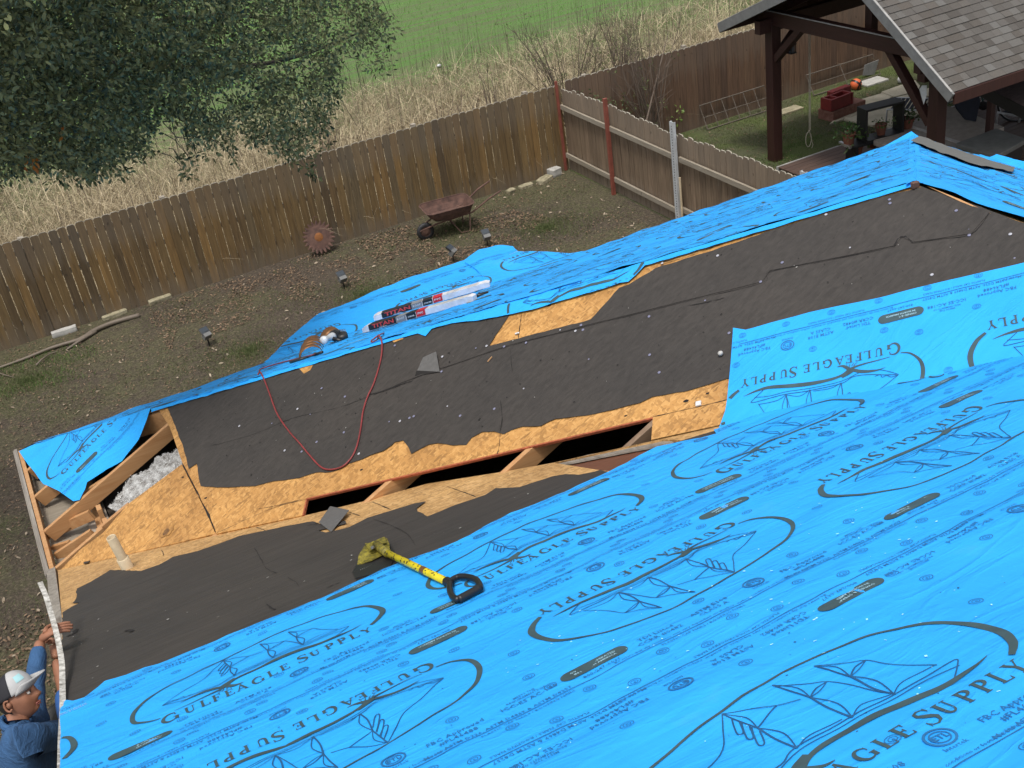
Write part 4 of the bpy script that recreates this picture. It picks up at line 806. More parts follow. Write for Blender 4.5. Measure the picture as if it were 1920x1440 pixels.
P = rnd(60000, -2, 44, 26, 62); P[:, 1] = np.round(P[:, 1]/.22)*.22+RNG.normal(0, .03, len(P)); P = P[(P[:, 1]+.1*P[:, 0]+2*nz(P, 6, 2) > 29.5)]; blades('crop_rows', P, RNG.uniform(.05, .14, len(P)), .016, 'crop_blade', .3, .4, seg=1)
# garden: tufts, leaf litter
def patchy(P, thr, wl=1.6, s=0): return P[nz(P, wl, s) > thr]
P = rnd(60000, -3.5, 10.3, 11.2, FY-.1); P = P[nz(P, 1.9, 0)+.5*nz(P, .5, 3) > .12]; blades('grass', P, RNG.uniform(.02, .065, len(P)), .006, 'weed', .6, .8)
cx = np.array([(-.6, 18.2, 1.1), (4.9, 17.2, 1.0), (6.2, 16.7, .8), (7.4, 18.7, .9), (8.6, 17.4, 1.3), (-.3, 12.8, 1.0), (-.6, 10.6, .9), (2.7, 16.6, 1.1)])
Q = []
for x, y, r in cx: n = int(2600*r*r); a = RNG.uniform(0, 6.28, n); q = r*np.abs(RNG.normal(0, .55, n)); Q.append(np.column_stack([x+q*np.cos(a), y+q*np.sin(a)*.8, 0*a]))
P = np.concatenate(Q); P = P[(P[:, 1] < FY-.1) & (P[:, 0] < 10.2)]; blades('green_grass', P, RNG.uniform(.03, .09, len(P)), .006, 'weed', .6, .8)
P = rnd(2600, -2.2, .6, 17.6, 19.0); P = P[nz(P, .9, 1) > -.2]; blades('green_grass', P, RNG.uniform(.03, .10, len(P)), .007, 'green_blade', .6, .8)
P = rnd(42000, 10.6, 19.5, 14.5, FY-.1); P = P[nz(P, 1.3, 2)+.3*nz(P, .4, 1) > -.5]; blades('lawn_grass', P, RNG.uniform(.02, .06, len(P)), .007, 'weed', .6, .8)
P = rnd(6000, 12.2, 15.2, 15.6, 17.4); P = P[nz(P, 1.1, 1) > .1]; blades('lawn_grass', P, RNG.uniform(.03, .07, len(P)), .007, 'green_blade', .6, .8)
def litter(name, P, size, mat):
    n = len(P); a = RNG.normal(0, 1, (n, 3))*[.45, .45, 0]+[0, 0, 1]; a /= np.linalg.norm(a, axis=1)[:, None]; r = RNG.normal(0, 1, (n, 3)); x = np.cross(a, r); x /= np.linalg.norm(x, axis=1)[:, None]; y = np.cross(a, x)
    s = size*RNG.uniform(.5, 1.25, n)[:, None]; c = P+[0, 0, .012]; cu = a*s*.18
    V = np.stack([c-x*s, c-x*s*.3+y*s*.38+cu, c+x*s*.5+y*s*.30+cu, c+x*s, c+x*s*.5-y*s*.30+cu, c-x*s*.3-y*s*.38+cu], 1); o = meshobj(name, V, [(0, 1, 5), (1, 2, 4), (1, 4, 5), (2, 3, 4)], mat); o['kind'] = 'stuff'; return o
P = rnd(20000, -3.5, 10.2, 10.2, FY-.06); P = P[nz(P, 2.3, 1)+.5*nz(P, .8, 2) > -.7]; litter('leaf_litter', P, .022, 'dry_leaf')
P = rnd(3600, 5.6, 9.0, 17.3, FY-.2); P = P[nz(P, 1.2, 4) > -.1]; litter('leaf_litter', P, .030, 'dry_leaf'); P = rnd(3400, 1.6, 5.4, 17.6, FY-.2); P = P[nz(P, 1.0, 3) > 0]; litter('leaf_litter', P, .026, 'dry_leaf')
P = rnd(800, -3.5, 10.2, 9.2, FY-.1); litter('pale_leaves', P, .035, 'pale_leaf'); P = rnd(2600, 10.5, 18, 15.5, FY-.1); litter('leaf_litter', P, .022, 'dry_leaf')
P = rnd(6000, -3.5, X0-.1, 3.5, 12); litter('leaf_litter', P, .030, 'dry_leaf')
# dried clumps: pebbles of soil
# ================================================================ fences
def dog_ear(mb, p, d, w, h, th, nrm):
    """one picket with clipped corners: p base corner, d along, nrm out"""
    p = np.array(p, float); d = np.array(d, float); z = np.array([0, 0, 1.0]); c = .025
    mb.prism([p, p+d*w, p+d*w+z*(h-c), p+d*(w-c)+z*h, p+d*c+z*h, p+z*(h-c)], np.array(nrm)*th)
def fence_run(label, a, b, mat, h, parts_fn, pick=.140, gap=.006, jit=.012, nrm=(0, -1, 0), ht=None, grp='wooden picket fences round the gardens', th=.016):
    a = np.array(a, float); b = np.array(b, float); l = np.linalg.norm(b-a); d = (b-a)/l; t_ = thing('wooden_fence', (*((a+b)/2)[:2], 0), label, 'fence', grp)
    mb = MB(); mt = MB(); x = 0
    while x < l:
        w_ = pick*random.uniform(.97, 1.0); hh = (ht(x) if ht else h)+random.uniform(-jit, jit); off = random.uniform(-.004, .004); p = a+d*x; p[2] = -.02
        lean = random.uniform(-.003, .003); dog_ear(mb, p+np.array(nrm)*off, d+np.array([0, 0, lean]), w_, hh, th, nrm); pt = p+np.array(nrm)*(off+th/2); z_ = np.array([0, 0, 1.0])
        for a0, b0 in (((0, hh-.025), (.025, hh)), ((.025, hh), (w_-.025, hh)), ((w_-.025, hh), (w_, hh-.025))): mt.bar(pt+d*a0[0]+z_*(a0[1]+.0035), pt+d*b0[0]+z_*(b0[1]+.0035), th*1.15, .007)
        x += pick+gap*random.uniform(.3, 1.5)
    part('picket_boards', mb, mat, t_, fix=True); part('weathered_lit_tips', mt, 'lit_tip_wood', t_); parts_fn(t_, a, b, d); return t_  # tip strips: weathered end grain, their light-catching rim painted in as a pale tone
def back_parts(t_, a, b, d):
    for z in (.35, 1.0, 1.55): part('rail', MB().bar((*(a[:2]+[0, .035]), z), (*(b[:2]+[0, .035]), z), .045, .09), 'grey_wood', t_)
    x = a[0]+.5
    while x < b[0]: part('fence_post', MB().box((x, a[1]+.10, .88), (.09, .09, 1.78)), 'grey_wood', t_); x += 2.4
fence_run('long warm brown picket fence running across the back of the dirt yard', (-7.6, FY, 0), (10.38, FY, 0), 'fence_warm', 1.82, back_parts, gap=.0085, th=.012, ht=lambda x: 1.81-.045*x/18)
# side fence: rails and posts face this garden
SX = 10.44
def side_parts(t_, a, b, d):
    for z, y0, y1 in ((1.30, FY-.05, 15.72), (.30, FY-.05, 15.72), (1.24, 15.62, 9.0), (.32, 15.62, 9.0)):
        part('rail', MB().bar((SX-.055, y0, z+.02), (SX-.055, y1, z-.04), .045, .092), 'grey_wood', t_, bevel=.003)
    for y, m_, r in ((FY-.03, 'post_red', .032), (17.86, 'post_red', .045)): part('fence_post', MB().box((SX-.10, y, .92), (r*1.7, r*1.2, 1.9 if y < 19 else 1.84)), m_, t_, bevel=.004, label='rusty red metal fence post')
    for y in (15.70, 12.38):
        mb = MB(); mb.box((SX-.115, y, .93), (.014, .11, 1.96)); mb.box((SX-.10, y-.050, .93), (.05, .012, 1.96)); mb.box((SX-.10, y+.050, .93), (.05, .012, 1.96)); g_ = part('fence_post', mb, 'galv', t_, label='galvanised perforated steel fence post')
        mb = MB()
        for k in range(38): mb.box((SX-.1225, y, .06+k*.048), (.002, .016, .020))
        part('post_holes', mb, 'gap', g_)
    part('pipe_stub', MB().tube([(SX-.10, 15.58, -.02), (SX-.10, 15.58, .95)], .02, 8), 'pvc', t_)
fence_run('lower weathered side fence with pale rails, two red posts and a metal post', (SX, FY-.02, 0), (SX, 9.0, 0), 'fence_side', 1.70, side_parts, pick=.142, gap=.007, jit=.03, nrm=(1, 0, 0), ht=lambda x: 1.70+.03*math.sin(x*1.3))
fence_run('dark brown neighbouring fence behind the red blocks and wire panels', (SX+.12, FY+.02, 0), (31, FY+.02, 0), 'fence_far', 1.82, back_parts, pick=.145, gap=.004, jit=.008, ht=lambda x: 1.80-.012*x)
# ================================================================ things in the yard
def stone(loc, d, rz, mat, label, cat='stone', grp='stone blocks along the fence foot', name='stone_block'):
    mb = MB().box((0, 0, d[2]/2), d); o = part(name, mb, mat); bm = bmesh.new(); bm.from_mesh(o.data); bmesh.ops.subdivide_edges(bm, edges=bm.edges[:], cuts=3, use_grid_fill=True)
    for v in bm.verts: n_ = Vector((wav(v.co.x*9+loc[0]*7, v.co.y*9+v.co.z*5, 1.3), wav(v.co.y*8, v.co.z*9+loc[0]*3, 1.2, 1), wav(v.co.x*7, v.co.y*9, 1.1, 2))); v.co += n_*.006; e = [abs(v.co.x)*2/d[0], abs(v.co.y)*2/d[1]]; v.co *= 1-.05*(max(e) > .95)*(min(e) > .95)
    bm.to_mesh(o.data); bm.free(); o.location = (loc[0], loc[1], -.012); o.rotation_euler = (0, 0, rz); s = o.modifiers.new('s', 'BEVEL'); s.width = .008; return tag(o, label, cat, grp)
stone(G(122, 625), (.42, .12, .10), .02, 'greystone', 'whitish stone block lying at the far left foot of the back fence')
stone(G(216, 592), (.44, .10, .07), .12, 'limestone', 'mossy yellowish stone block beside the bare root at the fence foot')
stone(G(301, 564), (.42, .12, .08), .10, 'limestone', 'mossy yellow block, rightmost of the three at the left fence foot')
stone(G(1022, 340), (.36, .20, .09), .5, 'limestone', 'flat stone slab wedged near the fence corner', 'stone')
stone(G(1040, 328), (.24, .22, .16), .2, 'greystone', 'round grey rock sitting in the corner where the two fences meet', 'stone', name='rock')
stone(G(986, 350), (.30, .14, .06), .1, 'limestone', 'low buff stone, middle of the row left of the fence corner', 'stone'); stone(G(958, 360), (.18, .13, .07), .3, 'limestone', 'small buff stone under the wheelbarrow handles', 'stone')
def stick(name, pts, r, mat, label, cat='root', grp=None):
    q = smooth(np.array(pts, float), 6); q[:, 2] += .01; rs = r*(1-.6*np.linspace(0, 1, len(q))); o = part(name, MB().tube(q, list(rs), 7), mat, smooth=True); return tag(o, label, cat, grp)
stick('tree_root', [G(262, 592, .01), G(215, 605, .03), G(178, 620, .04), G(150, 637, .03), G(100, 652, .03), G(50, 672, .02), G(0, 690, .01), G(-60, 710, 0)], .045, 'driftwood', 'long bare grey root snaking over the leaf litter below the back fence', grp='bare roots')
stick('tree_root', [G(180, 622, .02), G(150, 640, .03), G(135, 650, .02), G(126, 656, .0)], .035, 'driftwood', 'short side root forking off towards the litter', grp='bare roots'); stick('fallen_branch', [G(68, 686, .02), G(80, 674, .05), G(95, 664, .02), G(108, 660, .0)], .016, 'driftwood', 'thin forked branch lying on the green grass patch', 'branch', 'fallen branches')
stick('fallen_branch', [G(-10, 698, .02), G(10, 704, .03), G(28, 709, .0)], .014, 'driftwood', 'thin branch at the left edge of the grass patch', 'branch', 'fallen branches')
# spot lights on stakes
def spot(loc, rz, label):
    t_ = thing('spot_light', (0, 0, 0), label, 'garden light', 'solar spot lights in the yard')
    part('stake', MB().tube([(0, 0, -.02), (0, 0, .12)], .010, 6), 'black_plastic', t_); R = np.array(Matrix.Rotation(.5, 3, 'X'))
    part('lamp_head', MB().box((0, -.01, .155), (.10, .07, .09), [(1, 0, 0), (0, .8, .6), (0, -.6, .8)]), 'grey_paint', t_, smooth=False)
    part('solar_panel', MB().box((0, .02, .215), (.12, .10, .02), [(1, 0, 0), (0, .8, .6), (0, -.6, .8)]), 'black_plastic', t_, bevel=.004); part('panel_glass', MB().box((0, .013, .226), (.10, .085, .004), [(1, 0, 0), (0, .8, .6), (0, -.6, .8)]), 'glass_dark', t_)
    t_.location = Vector((loc[0], loc[1], 0)); t_.rotation_euler = (0, 0, rz); t_.scale = (1.25,)*3; return t_
spot(G(393, 648), .3, 'black stake light in the leaf litter, leftmost of the four'); spot(G(646, 541), .1, 'black stake light on the grassy patch left of the bay roof'); spot(G(851, 491), .6, 'black stake light just above the edge of the bay roof'); spot(G(915, 462), -.1, 'black stake light below the wheelbarrow, rightmost of the four')
# rusty toothed disc leaning on the fence
t_ = thing('rusty_disc', (4.95, 19.45, 0), 'rusty scalloped steel disc like a sunflower leaning on the back fence', 'garden ornament')
c = np.array([4.95, 19.46, .33]); ax = np.array([0, -.94, .34]); ax /= np.linalg.norm(ax); ex = np.array([1, 0, 0]); ey = np.cross(ax, ex)
mb = MB(); nb = 22; ring = []
for i in range(nb*6):
    a = 2*math.pi*i/(nb*6); f = .5+.5*math.cos(i/6*2*math.pi); r = .225+.085*f**.6; ring.append(c+r*(ex*math.cos(a)+ey*math.sin(a))+ax*(.0+.02*f))
inn = [c+.21*(ex*math.cos(2*math.pi*i/(nb*6))+ey*math.sin(2*math.pi*i/(nb*6)))+ax*.004 for i in range(nb*6)]; N_ = nb*6; mb.v = [tuple(p) for p in ring+inn+[c+ax*.02]]
for i in range(N_): j = (i+1) % N_; mb.f += [(i, j, N_+j, N_+i), (N_+i, N_+j, 2*N_)]
o = part('toothed_plate', mb, 'rust', t_); s = o.modifiers.new('s', 'SOLIDIFY'); s.thickness = .006
part('hub', MB().lathe(c+ax*.012, [(.085, 0), (.07, .008), (.03, .012), (.0, .013)], 20, ax), 'rust_hot', t_, smooth=True); part('hook', MB().tube([c+ey*.30, c+ey*.36+ex*.02, c+ey*.38+ex*.06, c+ey*.34+ex*.09], .006, 6), 'rust', t_)
# wheelbarrow
wbp = np.array([7.2, 18.55, 0]); t_ = thing('wheelbarrow', wbp, 'rusty red-brown steel wheelbarrow standing by the back fence', 'wheelbarrow')
def rrect(w_, l_, r, z, n=5, cx_=0, taper=0):
    out = []
    for k, (sx, sy) in enumerate(((1, 1), (-1, 1), (-1, -1), (1, -1))):
        for i in range(n+1):
            a = math.pi/2*(k+i/n); hw = w_/2*(1-taper*(1 if sx < 0 else 0)); out.append((cx_+sx*(l_/2-r)+r*math.cos(a), sy*(hw-r)+r*math.sin(a), z))
    return out
B = wbp; ca, sa = math.cos(-.12), math.sin(-.12)
def wb(p): return (B[0]+1.15*(p[0]*ca-p[1]*sa), B[1]+1.15*(p[0]*sa+p[1]*ca), 1.0*p[2])
rings = [rrect(.42, .60, .08, .36, cx_=.03), rrect(.53, .72, .10, .47, cx_=.0), rrect(.58, .80, .11, .56, cx_=0), rrect(.60, .82, .12, .555, cx_=0)]
mb = MB(); n_ = len(rings[0]); mb.v = [wb(p) for r in rings for p in r]
for k in range(3):
    for i in range(n_): j = (i+1) % n_; mb.f.append((k*n_+i, k*n_+j, (k+1)*n_+j, (k+1)*n_+i))
mb.f.append(tuple(range(n_))[::-1]); o = part('tray', mb, 'rust', t_, smooth=False); s = o.modifiers.new('s', 'SOLIDIFY'); s.thickness = .004
part('tray_rim', MB().tube([wb(p) for p in rings[2]+rings[2][:1]], .009, 6), 'rust', o)
for s_ in (-1, 1):
    part('handle', MB().tube([wb(p) for p in [(-.52, s_*.06, .20), (-.25, s_*.14, .30), (.35, s_*.22, .38), (.62, s_*.26, .56), (.85, s_*.27, .66)]], .016, 8), 'rust', t_, smooth=True)
    part('leg', MB().tube([wb(p) for p in [(.30, s_*.20, .36), (.27, s_*.19, .02), (.12, s_*.17, .015), (-.02, s_*.15, .31)]], .012, 7), 'rust', t_, smooth=True)
wh = wb((-.42, 0, .15)); axl = (-sa, ca, 0); wl_ = part('wheel', MB().lathe(wh, [(.10, -.02), (.10, .02)], 20, axl), 'rust', t_); part('tyre', MB().lathe(wh, [(.10, -.035), (.15, -.04), (.17, 0), (.15, .04), (.10, .035), (.10, -.035)], 24, axl), 'rubber', wl_, smooth=True); part('rim', MB().lathe(wh, [(0, -.03), (.04, -.03), (.10, -.012), (.10, .012), (.04, .03), (0, .03)], 20, axl), 'rust', wl_)
P = np.column_stack([RNG.uniform(-.2, .25, 260), RNG.uniform(-.14, .12, 260), np.full(260, .345)]); P = np.array([wb(p) for p in P]); litter('leaf_litter', P, .03, 'dry_leaf')
mb = MB().ball(hit((823, 123), (0, 0, 1), (0, 0, .05)), .07, 10, (1, .8, .6), lambda d: 1+.15*math.sin(5*d[0]+3*d[1])); tag(part('rock', mb, 'white_metal', smooth=True), 'small white stone lying on the green field', 'stone')
# ================================================================ trees and shrubs
def leaves(name, C, Dr, size, mat, parent=None, per=10, spread=.10, aspect=.42):
    """C cluster centres, Dr twig directions"""
    n = len(C)*per; c = np.repeat(C, per, 0); d = np.repeat(Dr, per, 0); t = np.tile(np.linspace(0, 1, per), len(C))[:, None]
    out = RNG.normal(0, 1, (n, 3)); ax = d*.55+out*.75; ax /= np.linalg.norm(ax, axis=1)[:, None]
    base = c+d*t*spread*1.6+out*spread*.22; nrm = RNG.normal(0, 1, (n, 3))+[0, 0, .8]; x = np.cross(ax, nrm); x /= np.linalg.norm(x, axis=1)[:, None]; y = np.cross(x, ax)
    s = (size*RNG.uniform(.55, 1.2, n))[:, None] if np.isscalar(size) else (np.repeat(size, per)*RNG.uniform(.55, 1.2, n))[:, None]; w_ = s*aspect
    V = np.stack([base, base+ax*s*.35+x*w_*.5+y*s*.05, base+ax*s*.75+x*w_*.38+y*s*.02, base+ax*s-y*s*.10, base+ax*s*.75-x*w_*.38+y*s*.02, base+ax*s*.35-x*w_*.5+y*s*.05], 1)
    return meshobj(name, V, [(0, 1, 5), (1, 2, 4), (1, 4, 5), (2, 3, 4)], mat, parent)
oak = thing('oak_tree', (-5.6, 13.6, 0), 'dark evergreen oak whose leafy crown hangs over the back fence at the upper left', 'tree')
def limb(pts, r0, r1, nm='branch', n=9):
    q = smooth(np.array(pts, float), 7); rs = np.linspace(r0, r1, len(q)); return part(nm, MB().tube(q, list(rs), n), 'driftwood' if nm == 'x' else 'bark', oak, smooth=True)
MATS['bark'] = plain('bark', (.035, .028, .022), .95, scale=9, col2=(.10, .08, .065), bumpd=.02, stretch=(1, 1, .35))
limb([(-5.6, 13.6, -.1), (-5.5, 13.6, 1.4), (-5.2, 13.5, 2.8), (-4.9, 13.4, 4.9)], .30, .17, 'trunk', 14)
def PT(px, py, dist): d = ray((px, py)); d /= np.linalg.norm(d); return O+d*dist
tips = [((60, 120), 10.2), ((230, 180), 11.0), ((420, 110), 13), ((560, 60), 14.6), ((690, 70), 15.4), ((-80, 60), 9.5)]
for (q, dd) in tips:
    e = PT(q[0], q[1], dd+.9); s0 = np.array([-4.9, 13.4, 4.6+random.uniform(-.3, .3)]); mid = s0*.5+e*.5+[0, 0, .9]; limb([s0, s0*.75+mid*.25+[0, 0, .35], mid+RNG.normal(0, .2, 3), mid*.35+e*.65+RNG.normal(0, .25, 3), e+[0, 0, .1]], .09, .010)
crown = [(-160, -200), (740, -220), (700, 20), (722, 60), (720, 100), (700, 128), (672, 95), (640, 108), (622, 150), (628, 172), (612, 205), (604, 250), (574, 262), (560, 284), (540, 300), (520, 285), (500, 275), (470, 262), (448, 232), (420, 240), (400, 262), (352, 250), (335, 232), (300, 212), (282, 240), (252, 285), (215, 300), (190, 320), (160, 315), (120, 320), (95, 300), (60, 295), (30, 312), (-20, 318), (-160, 330)]
holes = [((455, 160), 26, 16), ((500, 122), 34, 15), ((560, 130), 26, 13), ((380, 182), 26, 14), ((300, 225), 22, 18), ((410, 210), 22, 12), ((520, 85), 14, 8), ((470, 45), 13, 10), ((590, 118), 16, 12), ((652, 40), 12, 8), ((345, 200), 14, 10), ((240, 245), 10, 8), ((445, 60), 10, 14), ((610, 200), 8, 6), ((470, 285), 14, 12), ((430, 262), 12, 10)]
def depth(x, y): return 9.3+np.clip((x+100)/800, 0, 1.1)*6.3+ (y/320)*.5
def crown_pts(n, poly, thick, hol=True, bias=0):
    lo, hi = np.min(poly, 0), np.max(poly, 0); q = RNG.uniform(lo, hi, (n, 2)); k = inpoly(q, poly)
    if hol:
        for (c, rx, ry) in holes: k &= ~((((q[:, 0]-c[0])/rx)**2+((q[:, 1]-c[1])/ry)**2 < 1)) | (RNG.uniform(0, 1, n) < .06)
    cl = wav(q[:, 0]/60, q[:, 1]/60, 1.6, 1); k &= RNG.uniform(0, 1, n) < (.80+.35*cl)*np.clip(1.3-.0009*(q[:, 0]+100), .55, 1)
    q = q[k]; dd = depth(q[:, 0], q[:, 1])+RNG.uniform(-.5, .5, len(q))*thick+bias+.5*wav(q[:, 0]/70, q[:, 1]/70, 1.5, 2)
    d = np.array([ray(a) for a in q]); d /= np.linalg.norm(d, axis=1)[:, None]; return O+d*dd[:, None], q
C, q = crown_pts(21000, crown, 2.4); D = RNG.normal(0, .6, C.shape)+[.35, .1, -.25]; D /= np.linalg.norm(D, axis=1)[:, None]
leaves('foliage', C, D, .062, 'oak_leaf', oak, 8, .10)
q_ = [(95, 325), (110, 322), (130, 318), (150, 312), (175, 318), (190, 322), (215, 316), (232, 312), (265, 292), (275, 285), (345, 318), (338, 300), (352, 292), (360, 310), (370, 295), (380, 284), (392, 268), (432, 290), (416, 255), (425, 262), (438, 275), (556, 290), (572, 300), (580, 312), (583, 326), (572, 285), (640, 145), (700, 133), (714, 120), (724, 75), (736, 45), (720, 30), (705, 8), (732, 18), (612, 262), (630, 200), (640, 172), (95, 305), (75, 300)]
C = np.array([PT(a, b, float(depth(a, b))) for a, b in q_ for _ in range(2)])+RNG.normal(0, .03, (len(q_)*2, 3)); D = RNG.normal(0, .5, C.shape)+[.1, 0, -.6]; D /= np.linalg.norm(D, axis=1)[:, None]; leaves('hanging_sprays', C, D, .07, 'oak_leaf', oak, 9, .09)
# sprays the camera sees joined to the crown by thin twigs
mb = MB()
for k in range(150):
    a = q_[k % len(q_)] if k < 60 else (random.uniform(0, 690), random.uniform(20, 260)); p = PT(a[0], a[1], float(depth(*a))); b = (a[0]-random.uniform(10, 60), a[1]-random.uniform(20, 80)); p2 = PT(b[0], b[1], float(depth(*b))+.2); m_ = (p+p2)/2+[0, 0, .06]
    mb.tube([p, m_, p2], [.002, .004, .006], 4)
part('twigs', mb, 'bark', oak)['kind'] = 'stuff'
o_=None
C = np.array([PT(57, 291, 10.1), PT(50, 285, 10.1), PT(62, 297, 10.1), PT(118, 237, 10.2), PT(40, 300, 10.1), PT(54, 294, 10.1)]); D = np.tile([0, 0, -1.0], (6, 1)); leaves('autumn_leaves', C, D, .055, 'oak_leaf_orange', oak, 5, .05)
# wall of crown further left/back so that the tree is whole from the side
Cc = np.column_stack([RNG.normal(-5.2, 1.6, 1800), RNG.normal(13.3, 1.8, 1800), RNG.normal(5.9, 1.1, 1800)]); Cc = Cc[np.linalg.norm(Cc-O, axis=1) > 9]; D = RNG.normal(0, 1, Cc.shape); leaves('foliage_back', Cc, D/np.linalg.norm(D, axis=1)[:, None], .09, 'oak_leaf', oak, 9, .14)
# bare thin-stemmed shrubs behind the fences
def bare_shrub(loc, h, spread, n, label, leafn=0, lmat='shrub_leaf', seedd=0, group='bare winter shrubs behind the corner', twig='twig'):
    t_ = thing('bare_shrub', (*loc[:2], 0), label, 'shrub', group); mb = MB(); tipsl = []
    for k in range(n):
        a = random.uniform(0, 6.28); r = random.uniform(.2, 1)*spread; hh = h*random.uniform(.55, 1.0); b = np.array([loc[0]+random.gauss(0, .10), loc[1]+random.gauss(0, .10), 0]); e = b+[math.cos(a)*r, math.sin(a)*r*.8, hh]; m_ = b*.5+e*.5+[0, 0, hh*.12]+RNG.normal(0, .03, 3)
        q = smooth([b, b*.75+m_*.25+[0, 0, .03*h], m_, m_*.4+e*.6, e], 2); mb.tube(q, list(np.linspace(.011, .003, len(q))), 4, cap=False)
        for _ in range(6):
            i = random.randint(2, len(q)-2); d = np.array([math.cos(a), math.sin(a), 0])*random.uniform(-.1, .35)+RNG.normal(0, .13, 3)+[0, 0, random.uniform(.15, .5)]; e2 = q[i]+d*h*.28; mb.tube([q[i], q[i]*.5+e2*.5+[0, 0, .01], e2], [.005, .0035, .0018], 3, cap=False); tipsl += [e2, q[i]*.4+e2*.6]
            if random.random() < .6: e3 = e2+RNG.normal(0, .08, 3)+[0, 0, .08]; mb.tube([q[i]*.4+e2*.6, e3], [.003, .0015], 3, cap=False)
    part('stems', mb, twig, t_)
    if leafn: C = np.array([random.choice(tipsl) for _ in range(leafn)])+RNG.normal(0, .05, (leafn, 3)); D = RNG.normal(0, .7, C.shape)+[0, 0, .3]; leaves('leaves', C, D/np.linalg.norm(D, axis=1)[:, None], .045, lmat, t_, 5, .06)
    return t_
bare_shrub((11.3, 20.9), 2.8, 1.3, 40, 'tall bare shrub fanning out just behind the fence corner, leftmost of the three', 180, 'weed'); bare_shrub((12.6, 20.9), 2.7, 1.1, 34, 'bare upright shrub behind the fence, middle of the three', 200, 'weed')
bare_shrub((12.15, 19.2), 2.6, .9, 36, 'reddish bare shrub in front of the dark fence, rightmost of the three', 60, 'weed')
t_ = thing('ivy', (11.4, 19.6, 0), 'dark leafy vine massed low against the fence behind the corner', 'vine'); C = np.column_stack([RNG.uniform(10.7, 12.3, 420), RNG.uniform(19.2, 20.2, 420), RNG.uniform(.1, 1.55, 420)]); C = C[C[:, 2] < 1.75-.75*(C[:, 0]-10.6)*.75+.2*wav(C[:, 0], C[:, 1], .8)]; D = RNG.normal(0, 1, C.shape); leaves('foliage', C, D/np.linalg.norm(D, axis=1)[:, None], .06, 'shrub_leaf', t_, 6, .09)
mb = MB().tube([(11.2, 18.5, .1), (11.8, 18.8, .9), (12.6, 19.3, 1.9), (12.9, 19.5, 2.25)], [.022, .018, .012, .006], 6); tag(part('leaning_branch', mb, 'twig'), 'long bare branch leaning diagonally against the dark fence', 'branch')
for q, h_, lb in (((1234, 246), .75, 'bright green leafy sapling left of the second one by the side fence'), ((1262, 252), .55, 'bright green leafy sapling nearer the grey slabs')):
    p = G(*q); t_ = thing('sapling', p, lb, 'plant', 'green saplings by the side fence'); mb = MB(); C = []
    for k in range(5):
        e = p+[random.gauss(0, .14), random.gauss(0, .10), h_*random.uniform(.7, 1.1)]; mb.tube([p, p*.5+e*.5+[.02, 0, 0], e], [.008, .006, .003], 5); C += [p+(e-p)*s_ for s_ in np.linspace(.3, 1, 7)]
    part('stem', mb, 'twig', t_); C = np.array(C)+RNG.normal(0, .03, (len(C), 3)); D = RNG.normal(0, .6, C.shape)+[0, 0, .4]; leaves('leaves', C, D/np.linalg.norm(D, axis=1)[:, None], .085, 'bright_leaf', t_, 3, .06)
# tall weeds standing in the dry belt, one thing each
for i, (x, y, h_, n_, lm, lb) in enumerate(((9.0, 21.8, 1.5, 9, 30, 'brown weed clump behind the fence, above the wheelbarrow'), (6.6, 23.4, 1.3, 8, 30, 'brown weed clump by the tip of the oak crown'), (14.6, 24.5, 1.6, 10, 60, 'tan weed clump near the green crop, right of the shrubs'), (10.2, 22.6, 1.9, 8, 20, 'thin tall weed left of the fence corner'))):
    bare_shrub((x, y), h_, .45, n_, lb, lm, 'dry_leaf', group='dead weeds in the dry grass')
# ================================================================ pavilion
pav = thing('timber_pavilion', (15.5, 15, 0), 'dark red timber pavilion with a grey shingled gable roof', 'pavilion')
PX0 = 12.95; E1, PK, E2 = np.array([12.15, 2.44]), np.array([14.55, 4.06]), np.array([17.85, 2.62]); PX1 = 23.0
post_xy = [(13.5, 17.0), (13.62, 13.08), (18.6, 17.0), (18.6, 13.08), (22.6, 17.0), (22.6, 13.08)]
for i, (x, y) in enumerate(post_xy): part('post', MB().box((x, y, 1.32), (.205, .205, 2.7)), 'stain', pav, bevel=.006)
mb = MB(); pc_ = hit((1733, 190), (1, 0, 0), (13.5, 0, 0)); mb.v = [tuple(hit(q, (1, 0, 0), (13.514, 0, 0))) for q in [(1724, 168), (1729, 160), (1738, 160), (1738, 178), (1732, 196), (1728, 182)]]; mb.f = [tuple(range(6))]
o = part('peeling_paint', mb, 'white_metal', pav); s = o.modifiers.new('s', 'SOLIDIFY'); s.thickness = .003
part('beam', MB().box((13.5, 15.0, 2.74), (.16, 4.3, .26)), 'stain_h', pav, bevel=.005); part('beam_cap', MB().box((13.40, 15.0, 2.876), (.03, 4.3, .012)), 'pale_edge', pav)
for x in (18.6, 22.6): part('beam', MB().box((x, 15.0, 2.74), (.16, 4.3, .26)), 'stain_h', pav)
for y in (13.08, 17.0): part('beam', MB().box((18.1, y, 2.62), (9.9, .15, .24)), 'stain_h', pav)
def brace(a, b): part('brace', MB().bar(a, b, .12, .14, (1, 0, 0)), 'stain_h', pav, bevel=.004)
brace((13.5, 16.92, 1.98), (13.5, 16.2, 2.64)); brace((13.62, 13.2, 1.55), (13.55, 14.1, 2.64)); brace((13.6, 17.0, 2.0), (14.2, 17.0, 2.55)); brace((13.72, 13.08, 2.0), (14.3, 13.08, 2.55))
part('bracket', MB().box((13.46, 13.25, 2.45), (.10, .16, .35)), 'stain', pav)
